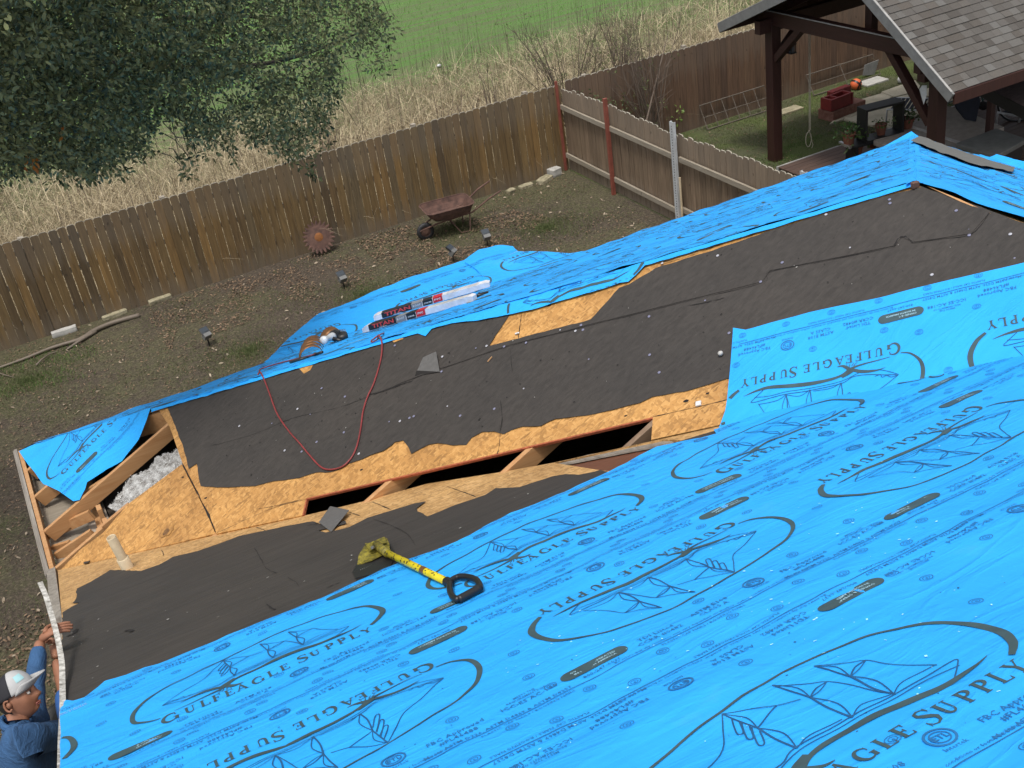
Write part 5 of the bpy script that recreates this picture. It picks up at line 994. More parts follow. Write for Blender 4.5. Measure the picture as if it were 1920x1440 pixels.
# king post and dark boarded gable
part('king_post', MB().box((13.9, 14.9, 3.2), (.14, .16, 1.5)), 'stain', pav); part('tie', MB().bar((13.8, 14.3, 2.9), (17.5, 14.6, 2.9), .14, .2), 'grey_paint', pav)
def roofp(y): return E1[1]+(PK[1]-E1[1])*(y-E1[0])/(PK[0]-E1[0]) if y < PK[0] else E2[1]+(PK[1]-E2[1])*(E2[0]-y)/(E2[0]-PK[0])
for a, b, nm in ((E1, PK, 'a'), (E2, PK, 'b')):
    part('roof_boards', MB().prism([(PX0, a[0], a[1]-.02), (PX1, a[0], a[1]-.02), (PX1, b[0], b[1]-.02), (PX0, b[0], b[1]-.02)], (0, 0, -.03)), 'stain', pav, fix=True)
    for k in range(9): x = PX0+.9+k*1.15; part('roof_rafter', MB().bar((x, a[0]+.02*(b[0]-a[0]), a[1]-.10), (x, b[0], b[1]-.13), .06, .14), 'stain', pav)
    part('barge_board', MB().bar((PX0-.025, a[0]-(.0), a[1]-.075), (PX0-.025, b[0], b[1]-.075), .04, .17), 'grey_paint', pav, bevel=.003)
    part('drip_edge', MB().bar((PX0-.03, a[0], a[1]+.022), (PX0-.03, b[0], b[1]+.022), .035, .012), 'pale_edge', pav)
    mb = MB(); d2 = (b-a); ln = np.linalg.norm(d2); d2 = d2/ln; nrm = np.array([-d2[1], d2[0]]); nrm = nrm if nrm[1] > 0 else -nrm; c_ = 0; row = 0; ex = .14
    while c_ < ln:
        x = PX0-.01-random.uniform(0, .3)
        while x < PX1:
            w_ = random.uniform(.13, .27); th = random.choice((.004, .009)); p0 = a+d2*c_+nrm*(.012+th); p1 = a+d2*min(ln, c_+ex+.02)+nrm*.004; q0 = a+d2*c_+nrm*.002
            xa, xb = max(x, PX0-.01), min(x+w_, PX1)
            if xb > xa: mb.add([(xa, p0[0], p0[1]), (xb-.004, p0[0], p0[1]), (xb-.004, p1[0], p1[1]), (xa, p1[0], p1[1]), (xa, q0[0], q0[1]), (xb-.004, q0[0], q0[1])], [(0, 1, 2, 3), (4, 5, 1, 0)])
            x += w_
        c_ += ex; row += 1
    part('shingles', mb, 'shingle', pav)
part('ridge_cap', MB().bar((PX0, PK[0], PK[1]+.02), (PX1, PK[0], PK[1]+.02), .26, .03), 'shingle', pav)
part('eave_board', MB().box(((PX0+PX1)/2, E1[0]-.02, E1[1]-.085), (PX1-PX0, .035, .17)), 'stain', pav); part('eave_board', MB().box(((PX0+PX1)/2, E2[0]+.02, E2[1]-.085), (PX1-PX0, .035, .17)), 'stain', pav)
# hanging lantern under the corner brace
lp = np.array([13.62, 16.62, 2.2]); t_ = thing('lantern', lp, 'small black lantern hanging under the corner brace of the pavilion', 'lantern'); mb = MB()
for sx in (-1, 1):
    for sy in (-1, 1): mb.box(lp+[sx*.05, sy*.05, 0], (.012, .012, .16))
mb.box(lp+[0, 0, .08], (.13, .13, .015)); mb.box(lp-[0, 0, .08], (.13, .13, .015)); part('cage', mb, 'black_paint', t_); part('glass', MB().box(lp, (.08, .08, .15)), 'glass_dark', t_); part('hanger', MB().tube([lp+[0, 0, .12], lp+[0, 0, .28]], .006, 5), 'black_paint', t_)
# rope swing
rt = hit((1517, 105), (0, 1, 0), (0, 16.85, 0)); bt = np.array([rt[0], rt[1], .42]); t_ = thing('rope_swing', (rt[0], rt[1], 0), 'thin pale rope with a knotted loop hanging from the pavilion beam', 'rope')
mb = MB().tube([(rt[0], rt[1], 2.3), bt], .008, 5); mb.tube([(rt[0]+.03, rt[1], 2.3), bt+[.03, 0, .02]], .007, 5); part('rope', mb, 'cord', t_); a_ = np.linspace(0, 2*math.pi, 14)
mb = MB().tube([bt+[.07*math.sin(x)-.02, 0, -.16+.15*math.cos(x)] for x in a_], .008, 5); mb.tube([bt, bt+[.06, .02, -.15], bt+[.09, 0, -.30], bt+[.06, 0, -.36]], .006, 5); part('loop', mb, 'cord', t_); part('knot', MB().ball(bt, .02, 8), 'cord', t_)
# ================================================================ patio, deck
SL = [[(1555, 232), (1600, 190), (1655, 174), (1672, 181), (1640, 203)], [(1652, 172), (1700, 155), (1716, 150), (1725, 160), (1722, 170), (1676, 181)], [(1660, 191), (1675, 183), (1730, 170), (1745, 190), (1722, 212), (1690, 203)], [(1582, 223), (1640, 205), (1662, 192), (1720, 214), (1700, 235), (1660, 240)], [(1730, 168), (1790, 150), (1830, 165), (1800, 190), (1748, 190)]]
for i, pl in enumerate(SL):
    o = part('paving_slab', MB().prism([tuple(G(*q, .035)) for q in pl], (0, 0, -.05)), 'slab', fix=True, bevel=.008)
    tag(o, ('buff slab beside the red blocks', 'buff slab nearest the white ball', 'buff slab with a dark crack, left of the timber post', 'buff slab behind the black shelf box', 'buff slab behind the timber post by the bicycle')[i], 'paving slab', 'buff paving slabs')
mb = MB(); mb.box((16.6, 13.2, .05), (7.0, 6.4, .10)); ob = part('deck', mb, 'gap'); tag(ob, None, None, None, 'structure')
dk = thing('timber_deck', (15, 14, 0), 'brown board deck with a white painted edge beside the lawn', 'deck'); mb = MB()
for k in range(44): mb.box((16.6, 16.33-k*.146, .112), (7.0, .138, .024))
part('deck_boards', mb, 'deckwood', dk); part('deck_edge', MB().box((16.6, 16.425, .075), (7.04, .04, .11)), 'pale_edge', dk)
bpy.data.objects.remove(ob)
# red painted blocks
bx = G(1575, 215); t_ = thing('red_blocks', bx, 'stack of red painted concrete blocks on a brick base beside the slabs', 'block stack'); R = np.array([(math.cos(.10), math.sin(.10), 0), (-math.sin(.10), math.cos(.10), 0), (0, 0, 1)])
c = np.array([bx[0], bx[1], 0]); part('brick_base', MB().box(c+[.05, 0, .10], (.95, .42, .22), R), 'brick_red', t_, bevel=.01)
mb = MB(); bc = c+[-.12, -.02, .34]
mb.box(bc+[0, -.14, 0], (.62, .05, .24), R); mb.box(bc+[0, .10, 0], (.62, .05, .24), R); mb.box(bc+[-.29, -.02, 0], (.05, .26, .24), R); mb.box(bc+[.29, -.02, 0], (.05, .26, .24), R); mb.box(bc+[-.1, -.02, 0], (.04, .24, .24), R); mb.box(bc+[0, 0, -.1], (.6, .26, .03), R); part('block', mb, 'red_paint', t_, bevel=.006)
part('block', MB().box(c+[.18, .24, .30], (.55, .16, .34), R), 'red_paint', t_, bevel=.012)
for q, h_, nm, lb in (((1605, 158), .125, 'ball_orange', 'orange and black ball lying on the grass by the dark fence'),): 
    p = G(*q, h_*.9); t_ = thing('ball', (p[0], p[1], 0), lb, 'ball'); part('shell', MB().ball(p, h_, 18), nm, t_, smooth=True); mb = MB().lathe(p, [(h_*1.004, -.022), (h_*1.012, 0), (h_*1.004, .022)], 24, (.8, .1, .6)); mb.lathe(p, [(h_*.87, -.075), (h_*.80, -.088), (h_*.70, -.1)], 24, (-.5, .8, .3)); part('stripe', mb, 'black_plastic', t_)
p = G(1691, 149, .08); tag(part('ball', MB().ball(p, .095, 16), 'ball_white', smooth=True), 'small white ball on the grass beyond the slabs', 'ball')
# wire panels leaning on the dark fence
def wire_panel(x0, x1, z1, nver, label):
    y0, y1 = FY-.32, FY-.06; t_ = thing('wire_panel', ((x0+x1)/2, y0, 0), label, 'wire panel', 'wire panels leaning on the dark fence'); f = lambda x, t: (x, y0+(y1-y0)*t, .02+z1*t)
    part('frame', MB().tube([f(x0, 0), f(x0, 1), f(x1, 1), f(x1, 0), f(x0, 0)], .013, 6), 'wire', t_); mb = MB()
    for k in range(1, nver): x = x0+(x1-x0)*k/nver; mb.tube([f(x, 0), f(x, 1)], .009, 5)
    for t in (.5,): mb.tube([f(x0, t), f(x1, t)], .009, 5)
    part('wires', mb, 'wire', t_)
wire_panel(13.65, 15.35, .46, 6, 'low wire panel at the left of the timber post, leaning on the dark fence'); wire_panel(16.5, 18.4, .40, 2, 'low wire panel between the rope and the ball, leaning on the dark fence')
p = [hit(q, (0, 1, 0), (0, FY-.2, 0)) for q in [(1618, 142), (1622, 122), (1648, 112), (1640, 140)]]; tag(part('dark_board', MB().prism([tuple(a) for a in p], (0, .02, 0)), 'grey_paint', fix=True), 'small dark board leaning on the fence behind the orange ball', 'board')
tag(part('stepping_slab', MB().box(G(1475, 208, .02), (.7, .28, .04)), 'limestone', bevel=.005), 'tan stepping stone in the grass behind the timber post', 'stone'); tag(part('stepping_slab', MB().box(G(1636, 153, .02), (.62, .36, .04)), 'greystone', bevel=.005), 'dark grey slab in the grass right of the orange ball', 'stone')
# black shelf box on a black bench with plants
def onz(q, z): return hit(q, (0, 0, 1), (0, 0, z))
bz = .55; b0 = onz((1600, 272), bz); bd = np.array([1.0, .03, 0]); t_ = thing('bench', (15.0, 15.9, 0), 'low black bench on the deck edge carrying a shelf box and pots', 'bench')
A_ = onz((1585, 272), bz); B_ = onz((1690, 245), bz); mid = (A_+B_)/2; dv = (B_-A_); ln = np.linalg.norm(dv); dv /= ln; Rb = np.array([dv, np.cross((0, 0, 1), dv), (0, 0, 1)])
part('seat', MB().box(mid-[0, 0, .02], (ln, .36, .04), Rb), 'black_paint', t_, bevel=.004)
for s_ in (-.38, .38): part('leg', MB().box(mid+dv*s_*ln-[0, 0, .26], (.05, .34, .46), Rb), 'black_paint', t_)
part('end_trim', MB().box(A_+[0, 0, .002], (.05, .36, .045), Rb), 'steel', t_)
cb = onz((1650, 256), bz); t_ = thing('shelf_box', cb, 'open black shelf box standing on the black bench', 'shelf box'); w_, h_, d_ = .80, .62, .30
mb = MB(); mb.box(cb+[0, 0, .02], (w_, d_, .04), Rb); mb.box(cb+[0, 0, h_-.02], (w_, d_, .04), Rb); mb.box(cb-dv*(w_/2-.02)+[0, 0, h_/2], (.04, d_, h_-.08), Rb); mb.box(cb+dv*(w_/2-.02)+[0, 0, h_/2], (.04, d_, h_-.08), Rb); part('shelf_frame', mb, 'black_paint', t_, bevel=.003)
def pot(p, r, h, lab, ls=.07, n=34, lm='pot_leaf', up=.5):
    p = np.array(p, float); t_ = thing('potted_plant', p, lab, 'potted plant', 'potted plants round the bench'); part('pot', MB().lathe(p, [(0, 0), (r*.72, 0), (r*.95, h*.85), (r*1.08, h*.86), (r*1.08, h), (r*.95, h), (r*.9, h*.93), (0, h*.93)], 18), 'terracotta', t_, smooth=False); C = p+[0, 0, h]+RNG.normal(0, 1, (n, 3))*[r*.8, r*.8, r*.5]; C[:, 2] = np.maximum(C[:, 2], p[2]+h*.95); D = (C-p-[0, 0, h])+[0, 0, up*r]; D /= np.linalg.norm(D, axis=1)[:, None]+1e-6; leaves('leaves', C, D, ls, lm, t_, 4, ls*.8, .5); mb = MB()
    for c_ in C[::3]: mb.tube([p+[0, 0, h*.9], c_], .004, 4, cap=False)
    part('stems', mb, 'twig', t_)
pot(mid-dv*.52+[0, 0, .0], .12, .22, 'green leafy plant in a clay pot left of the shelf box'); pot(cb+[.02, 0, .04], .10, .20, 'small clay pot standing inside the shelf box', .05, 12); pot(cb+dv*.58+[0, .03, -.05], .13, .26, 'tall clay pot with an upright plant right of the shelf box', .08, 26, 'shrub_leaf', 1.2)
pot(onz((1607, 288), .32), .11, .16, 'broad-leaved plant in a low pot under the bench', .16, 9, 'shrub_leaf'); pot(onz((1635, 276), .32), .10, .14, 'plant with curling red-green leaves in a low pot under the bench', .14, 7, 'dry_leaf')
# hot tub with folded brown cover, and a darker box lid
tz = .85; tub = thing('hot_tub', onz((1740, 250), 0), 'large hot tub under a brown folding cover beside the pavilion post', 'hot tub'); Q = [onz(q, tz) for q in [(1632, 262), (1690, 232), (1775, 195), (1830, 222), (1890, 250), (1860, 290), (1800, 300), (1700, 290)]]
ct = (15.35, 14.15); 
def rr(x0, x1, y0, y1, z): return [(x0, y0, z), (x1, y0, z), (x1, y1, z), (x0, y1, z)]
TZ = .58
for pl in ([(1637, 263), (1668, 243), (1691, 233), (1796, 268), (1800, 300), (1740, 300)], [(1693, 232), (1745, 212), (1768, 196), (1800, 204), (1850, 224), (1884, 238), (1798, 267)]):
    part('cover_panel', MB().prism([tuple(onz(q, TZ)) for q in pl], (0, 0, -.10)), 'brown_vinyl', tub, bevel=.02, fix=True)
allp = np.array([onz(q, TZ) for q in [(1637, 263), (1691, 233), (1745, 212), (1768, 196), (1850, 224), (1884, 238), (1800, 300)]]); cc = allp.mean(0)
part('cabinet', MB().prism([tuple(cc+(a-cc)*.93-[0, 0, .10]) for a in allp], (0, 0, -.46)), 'deckwood', tub, fix=True)
part('cover_seam', MB().bar(onz((1692, 232), TZ+.004), onz((1797, 267), TZ+.004), .09, .012), 'seam_grey', tub)
p = onz((1845, 262), 1.0); R_ = np.array([(.97, .05, 0), (-.05, .97, 0), (0, 0, 1)]); Lq = [onz(q, .92) for q in [(1792, 268), (1868, 240), (1925, 260), (1868, 293)]]
t_ = thing('storage_box', (np.mean([a[0] for a in Lq]), np.mean([a[1] for a in Lq]), 0), 'dark grey square lid on a black box at the right edge', 'storage box'); part('lid', MB().prism([tuple(a) for a in Lq], (0, 0, -.09)), 'lid', t_, bevel=.015, fix=True); cc = np.mean(Lq, 0); part('body', MB().prism([tuple(cc+(a-cc)*.9-[0, 0, .09]) for a in Lq], (0, 0, -.80)), 'black_paint', t_, fix=True)
# slatted recliner chairs
def slat_chair(p, rz, lab, n=9, w_=.62, h_=.75, tilt=.5):
    t_ = thing('slatted_chair', p, lab, 'chair', 'white-framed chairs with dark slats'); c, s = math.cos(rz), math.sin(rz); f = lambda x, y, z: (p[0]+x*c-y*s, p[1]+x*s+y*c, p[2]+z); bk = lambda x, t: f(x, -.25-t*h_*math.sin(tilt), .42+t*h_*math.cos(tilt)); mb = MB()
    mb2 = MB()
    for k in range(n): t = (k+.6)/n; mb2.bar(bk(-w_/2, t), bk(w_/2, t), .045, .012, (0, math.cos(rz), .5))
    for k in range(7): y = -.2+k*.085; mb2.bar(f(-w_/2, y, .42), f(w_/2, y, .42), .06, .012)
    part('slats', mb2, 'navy', t_)
    mb3 = MB()
    for k in range(n): t = (k+.12)/n; mb3.bar(bk(-w_/2, t), bk(w_/2, t), .022, .010, (0, math.cos(rz), .5))
    part('pale_slats', mb3, 'white_metal', t_)
    for sx in (-1, 1): part('side_frame', MB().tube([bk(sx*w_/2, 1.05), bk(sx*w_/2, 0), f(sx*w_/2, .4, .42), f(sx*w_/2, .42, .0)], .022, 8), 'white_metal', t_, smooth=True); part('leg', MB().tube([f(sx*w_/2, -.3, .42), f(sx*w_/2, -.42, 0)], .02, 8), 'white_metal', t_)
    part('top_rail', MB().tube([bk(-w_/2, 1.05), bk(0, 1.1), bk(w_/2, 1.05)], .022, 8), 'white_metal', t_, smooth=True)
slat_chair(onz((1712, 240), .12)+[0.1, .15, 0], .6, 'white chair with dark slats half hidden behind the timber post', 8, .7, .8, .9); slat_chair(onz((1900, 252), .12)+[.25, -.1, 0], .15, 'white chair with dark slats at the right edge by the bicycle', 11, .75, .85, .45)
# bicycles
def bicycle(p, rz, lab, R_=.34, lean=.12):
    t_ = thing('bicycle', p, lab, 'bicycle', 'bicycles leaning under the roof'); c, s = math.cos(rz), math.sin(rz); f = lambda x, z, y=0: np.array([p[0]+x*c-(y+z*lean)*s, p[1]+x*s+(y+z*lean)*c, p[2]+z])
    for x in (-.52, .52):
        wl = part('wheel', MB().tube([f(x+(R_-.02)*math.cos(a), R_+(R_-.02)*math.sin(a)) for a in np.linspace(0, 2*math.pi, 29)], .008, 6, cap=False), 'steel', t_, smooth=True); part('tyre', MB().tube([f(x+R_*math.cos(a), R_+R_*math.sin(a)) for a in np.linspace(0, 2*math.pi, 29)], .020, 8, cap=False), 'rubber', wl, smooth=True); mb = MB()
        for k in range(14): a = 2*math.pi*k/14; mb.tube([f(x, R_), f(x+R_*.95*math.cos(a), R_+R_*.95*math.sin(a))], .0016, 3, cap=False)
        part('spokes', mb, 'steel', wl)
    mb = MB()
    for a, b in (((-.52, R_), (-.08, .30)), ((-.08, .30), (-.18, .78)), ((-.18, .78), (-.52, R_)), ((-.08, .30), (.36, .72)), ((-.18, .74), (.34, .80)), ((.34, .86), (.52, R_))): mb.tube([f(*a), f(*b)], .017, 8)
    part('frame', mb, 'teal', t_); part('saddle', MB().ball(f(-.19, .88), .12, 12, (1, .55, .3)), 'black_plastic', t_, smooth=True); part('handlebar', MB().tube([f(.30, .98, -.28), f(.36, .95, -.1), f(.36, .95, .1), f(.30, .98, .28)], .014, 8), 'black_plastic', t_, smooth=True)
    part('crank', MB().lathe(f(-.08, .30), [(0, -.02), (.09, -.01), (.09, .01), (0, .02)], 16, (-s, c, 0)), 'steel_dark', t_)
bicycle(onz((1800, 222), .12)+[.3, .2, 0], .2, 'dark bicycle half hidden behind the pavilion post and eave'); bicycle(onz((1850, 232), .12)+[.1, .1, 0], -.9, 'dark green bicycle standing by the slatted chair at the right')
t_ = thing('hanging_coat', onz((1818, 235), .3), 'dark navy cloth hanging beside the bicycle under the eave', 'cloth'); q = [hit(a, (0, 1, 0), (0, 14.6, 0)) for a in [(1788, 180), (1834, 168), (1838, 190), (1830, 228), (1812, 225), (1796, 205)]]; part('cloth', MB().prism([tuple(a) for a in q], (0, .05, 0)), 'navy', t_, fix=True)
# low brown lean-to roof at the right edge
t_ = thing('lean_to_roof', (18.5, 13.5, 0), 'low brown shingled roof with a dark fascia at the right edge', 'roof'); qa = [onz((1846, 142), 1.95), onz((1930, 108), 1.95), onz((1990, 150), 1.75), onz((1935, 198), 1.6)]
Lr = [onz((1838, 158), 1.7), onz((1925, 120), 1.9), onz((2100, 170), 1.9), onz((2000, 240), 1.7)]
part('roof_slab', MB().prism([tuple(a) for a in Lr], (0, 0, -.05)), 'shingle_brown', t_, fix=True); part('fascia', MB().bar(Lr[0]-[0, 0, .10], Lr[3]-[0, 0, .10], .03, .20), 'black_paint', t_); part('coping', MB().bar(Lr[0]+[0, 0, .05], Lr[1]+[0, 0, .05], .20, .10), 'shingle_brown', t_)
for a in (Lr[0]+[.3, .0, 0], Lr[3]+[0, .2, 0], Lr[2]-[.2, .2, 0]): part('support_post', MB().box((a[0], a[1], .85), (.1, .1, 1.7)), 'stain', t_)
bpy.context.view_layer.update()
# ================================================================ loose things on the roof
def U1(q, h=0): return F1.P(*F1.px(q)[0], h)
def U2(q, h=0): return F2.P(*F2.px(q)[0], h)
# shingle remover
a = U1((727, 1052), .055); b = U1((846, 1110), .050); ax = (b-a)/np.linalg.norm(b-a); sd_ = np.cross(F1.n, ax); sd_ /= np.linalg.norm(sd_); up_ = np.cross(ax, sd_)
tool = thing('shingle_remover', a, 'yellow shingle removal shovel with a black D-grip lying on the membrane edge', 'roofing tool')
sh = part('shaft', MB().tube([a, a*.5+b*.5, b], .0185, 16), 'yellow', tool, smooth=True); mb = MB()
for k in range(150):
    t = RNG.uniform(0, .97)**1.05; ang = RNG.uniform(0, 6.28); p = a+(b-a)*t; s_ = RNG.uniform(.002, .008)*(1.35-.6*t); d1 = sd_*math.cos(ang)+up_*math.sin(ang); d2 = np.cross(ax, d1); c = p+d1*.0190; n_ = 6; v = [c+ax*s_*1.7*math.cos(x)*RNG.uniform(.6, 1)+d2*s_*math.sin(x)*RNG.uniform(.5, .9) for x in np.linspace(0, 2*math.pi, n_, endpoint=False)]; mb.add(v, [tuple(range(n_))])
part('paint_chips', mb, 'steel_dark', sh)['kind'] = 'stuff'
part('brown_band', MB().tube([a+(b-a)*.64, a+(b-a)*.70], .0197, 16, cap=False), 'copper', sh, smooth=True)
c = U1((700, 1058), .03)
def T1(q, h): return U1(q, h)
mb = MB(); mb.prism([T1((662, 1077), .004), T1((668, 1088), .004), T1((700, 1081), .005), T1((733, 1068), .006), T1((743, 1048), .008), T1((739, 1034), .012), T1((690, 1052), .014), T1((672, 1063), .010)], F1.n*.010); part('blade', mb, 'black_paint', tool, fix=True)
mb = MB()
for k in range(18): p = T1((668, 1088), .004)*(1-k/17)+T1((734, 1067), .006)*(k/17); mb.prism([p-sd_*.0-ax*0, p+(T1((676, 1095), .002)-T1((676, 1085), .004))*.55+sd_*.004, p+sd_*.010], F1.n*.004)
part('teeth', mb, 'black_paint', tool, fix=True); mb = MB()
for k in range(11): p = T1((678, 1073), .013)*(1-k/10)+T1((712, 1058), .013)*(k/10); mb.ball(p, .0035, 6)
part('rivets', mb, 'steel', tool)
mb = MB(); P_ = [T1((672, 1065), .02), T1((678, 1056), .05), T1((692, 1041), .065), T1((727, 1026), .065), T1((731, 1024), .05), T1((735, 1033), .045), T1((734, 1044), .035), T1((714, 1053), .035), T1((700, 1059), .03)]
mb.prism([p for p in P_], -F1.n*.006); part('yellow_guard', mb, 'yellow_worn', tool, fix=True)
mb = MB(); mb.prism([T1((692, 1041), .070), T1((706, 1042), .075), T1((709, 1050), .07), T1((700, 1052), .06)], F1.n*.004); mb.prism([T1((713, 1037), .072), T1((729, 1029), .070), T1((732, 1036), .06), T1((718, 1041), .065)], F1.n*.004); part('fin', mb, 'yellow_worn', tool, fix=True)
part('socket', MB().tube([T1((712, 1040), .06), a+(b-a)*.06], .024, 12), 'yellow_worn', tool, smooth=True); part('bolt', MB().lathe(T1((707, 1050), .07), [(.011, 0), (.011, .012), (0, .012)], 6, F1.n), 'steel', tool)
g1, g2, g3, g4, g5 = [U1(q, h) for q, h in (((853, 1111), .05), ((856, 1135), .045), ((866, 1142), .045), ((906, 1120), .045), ((893, 1105), .05))]
mb = MB().tube(smooth([b-ax*.01, b+ax*.03, g1*.4+b*.6+ax*.03], 3), [.024, .022, .020, .018, .018, .017, .017], 12); part('grip_collar', mb, 'black_plastic', tool, smooth=True)
lp_ = smooth([U1((851, 1110), .052), U1((850, 1124), .05), U1((855, 1137), .047), U1((866, 1142), .045)], 5); rp_ = smooth([U1((851, 1109), .052), U1((866, 1101), .052), U1((886, 1101), .050), U1((900, 1106), .048), U1((906, 1116), .046), U1((906, 1121), .045)], 5)
part('grip_arm', MB().tube(lp_, .015, 10), 'black_plastic', tool, smooth=True); part('grip_arm', MB().tube(rp_, .015, 10), 'black_plastic', tool, smooth=True); part('grip_bar', MB().tube(smooth([g3, g3*.5+g4*.5, g4], 4), .019, 12), 'black_plastic', tool, smooth=True)
# red hose over the felt and membrane
def BZ(q, h=.05): return hit(q, FB.n, FB.o+FB.n*h)
def BB(q, h=.05):
    p = hit(q, FB.n, FB.o); return FB.P(*FB.uv(p), h) if FB.uv(p)[1] > 0 else F3.P(*F3.px(q)[0], h)
def F3P(q, h=.05): return hit(q, F3.n, F3.o+F3.n*h)
hp = [U2((486, 706), .02), U2((492, 702), .03)]+[U2(q, .018) for q in [(498, 715), (507, 738), (522, 778), (545, 812), (563, 832), (583, 856), (604, 878), (622, 883), (645, 877), (662, 860), (672, 838), (679, 805), (683, 775), (691, 748), (703, 722), (713, 690), (718, 665)]]+[U2((720, 645), .035), U2((716, 636), .05), F3P((708, 636), .03), F3P((699, 641), .03), F3P((696, 640), .03), F3P((700, 636), .035), F3P((716, 626), .04)]+[BZ(q, .04) for q in [(745, 618), (780, 610), (830, 594), (880, 577), (918, 563)]]
t_ = tag(part('air_hose', MB().tube(smooth(hp, 5), .0066, 8), 'red_hose', smooth=True), 'long red air hose looping down over the black felt', 'hose')
hp = [U2((492, 702), .02), F3P((487, 697), .03), F3P((489, 692), .03), F3P((520, 682), .03), F3P((560, 672), .03), F3P((590, 664), .04)]+[BZ((612, 655), .06), BZ((632, 643), .08)]; tag(part('air_hose', MB().tube(smooth(hp, 5), .0066, 8), 'red_hose', smooth=True), 'short end of red hose running to the nail gun', 'hose')
# cartons: two long white wrapped packs
def pack(q0, q1, wd, label, z0=.03, h=.07, torn=False):
    A, B = BB(q0, z0), BB(q1, z0); d = (B-A); l = np.linalg.norm(d); d /= l; s_ = np.cross(FB.n, d); s_ /= np.linalg.norm(s_); u = FB.n; t_ = thing('wrapped_pack', A, label, 'package', 'long white wrapped packs on the bay roof')
    mb = MB(); n = 30
    for i in range(n+1):
        x = l*i/n; k = 1-.25*(i in (0, n)); j = RNG.normal(0, .0009, 4)
        for a_, b_, jj in ((-.5, 0, j[0]), (.5, 0, j[1]), (.5, 1, j[2]), (-.5, 1, j[3])): mb.v.append(tuple(A+d*x+s_*(a_*wd*k+jj)+u*(b_*h*k+.0+jj)))
    for i in range(n):
        for c_ in range(4): a0 = i*4+c_; b0 = i*4+(c_+1) % 4; mb.f.append((a0, b0, b0+4, a0+4))
    mb.f += [(0, 1, 2, 3), (n*4+3, n*4+2, n*4+1, n*4)]; o = part('carton', mb, 'film', t_)
    near = -s_ if np.dot(-s_, O-A) > 0 else s_
    def pl(x0, x1, w0, w1, mat, nm, lift=.003):
        # label wraps the top face
        mb = MB(); off = near*(wd/2+.006); k0 = .12; mb.add([A+d*l*x0+off+u*h*k0, A+d*l*x1+off+u*h*k0, A+d*l*x1+off+u*(h+.006), A+d*l*x0+off+u*(h+.006), A+d*l*x0-near*wd*.30+u*(h+.006), A+d*l*x1-near*wd*.30+u*(h+.006)], [(0, 1, 2, 3), (3, 2, 5, 4)]); return part(nm, mb, mat, t_)
    pl(.075, .335, -.42, .42, 'label_black', 'printed_label'); pl(.335, .425, -.42, .42, 'label_grey', 'printed_label'); pl(.432, .515, -.42, .42, 'label_black', 'printed_label'); pl(.522, .60, -.46, .46, 'label_red', 'printed_label')
    def word(tx, x, w0, sz, mat, st=1.0):
        V, F_ = text2(tx, sz, off=.03); V = V*[st, 1]; fl = 1 if np.dot(d, CM[0]) > 0 else -1; dn = near; mb = MB(); mb.v = [tuple(A+d*l*x+d*p[0]+near*(wd/2+.009)+u*(h*.55-p[1]*.9-w0*h)) for p in V]; mb.f = F_; part('printed_label', mb, mat, t_)
    word('TITAN', .215, -.12, .062, 'label_red_text', 1.7); word('UNIVERSAL', .21, .34, .013, 'white_metal', 1.6); word('ROOF', .38, -.1, .035, 'white_metal'); word('STARTER', .475, 0, .022, 'white_metal'); word('PVC', .56, -.1, .032, 'white_metal', 1.3)
    mb = MB()
    for k in range(26): x = .64+.0105*k; mb.add([A+d*l*x-s_*wd*.42+u*(h+.003), A+d*l*(x+.003)-s_*wd*.42+u*(h+.003), A+d*l*(x+.010)+s_*wd*.42+u*(h+.003), A+d*l*(x+.007)+s_*wd*.42+u*(h+.003)], [(0, 1, 2, 3)])
    part('wrap_creases', mb, 'greystone', t_)
pack((704, 604), (921, 540), .088, 'white wrapped pack lying farther from the felt, with TITAN label', z0=.03, h=.06); pack((686, 627), (893, 568), .088, 'white wrapped pack nearest the felt, with TITAN label and torn end', z0=.03, h=.06)
tag(part('torn_bag', MB().ball(BB((905, 558), .03), .06, 10, (1.2, .5, .35), lambda d: 1+.25*math.sin(7*d[0]+5*d[1])), 'black_plastic', smooth=True), 'crumpled black scrap at the right end of the white packs', 'scrap')
# flashing rings and nail gun
def arcband(c, r, wd, ax, mat, par, a0=0, a1=180, th=.003):
    ax = np.array(ax, float); ax /= np.linalg.norm(ax); up = np.array([0, 0, 1.0]); x = np.cross(up, ax); x /= np.linalg.norm(x); y = np.cross(ax, x); mb = MB(); n = 20
    for i in range(n+1):
        t = math.radians(a0+(a1-a0)*i/n); p = c+r*(x*math.cos(t)+y*math.sin(t)); mb.v += [tuple(p-ax*wd/2), tuple(p+ax*wd/2)]
    mb.f = [(2*i, 2*i+1, 2*i+3, 2*i+2) for i in range(n)]; o = part('metal_ring', mb, mat, par, smooth=True); s = o.modifiers.new('s', 'SOLIDIFY'); s.thickness = th; return o
gc = BB((586, 668), .0); t_ = thing('nail_coils', gc, 'row of rusty brown curved metal bands standing on the membrane left of the nail gun', 'metal bands'); e1 = np.array([.30, .95, 0]); 
for k in range(5): arcband(BB((585+1.0*k, 671-5.2*k), .02), .115-.004*abs(k-2), .045, (.10, 1, .10), 'copper', t_, -10, 190)
t_ = thing('nail_coil', BB((624, 634), 0), 'single larger dark brown curved metal band behind the nail gun', 'metal bands'); arcband(BB((624, 640), .03), .12, .10, (-.25, 1, .1), 'copper', t_, 0, 185)
gp = BB((622, 648), .08); d_ = (BB((650, 636), .08)-BB((600, 658), .08)); d_ /= np.linalg.norm(d_); t_ = thing('nail_gun', gp, 'silver and black pneumatic coil nail gun lying on the bay roof', 'nail gun'); sn = np.cross((0, 0, 1), d_)
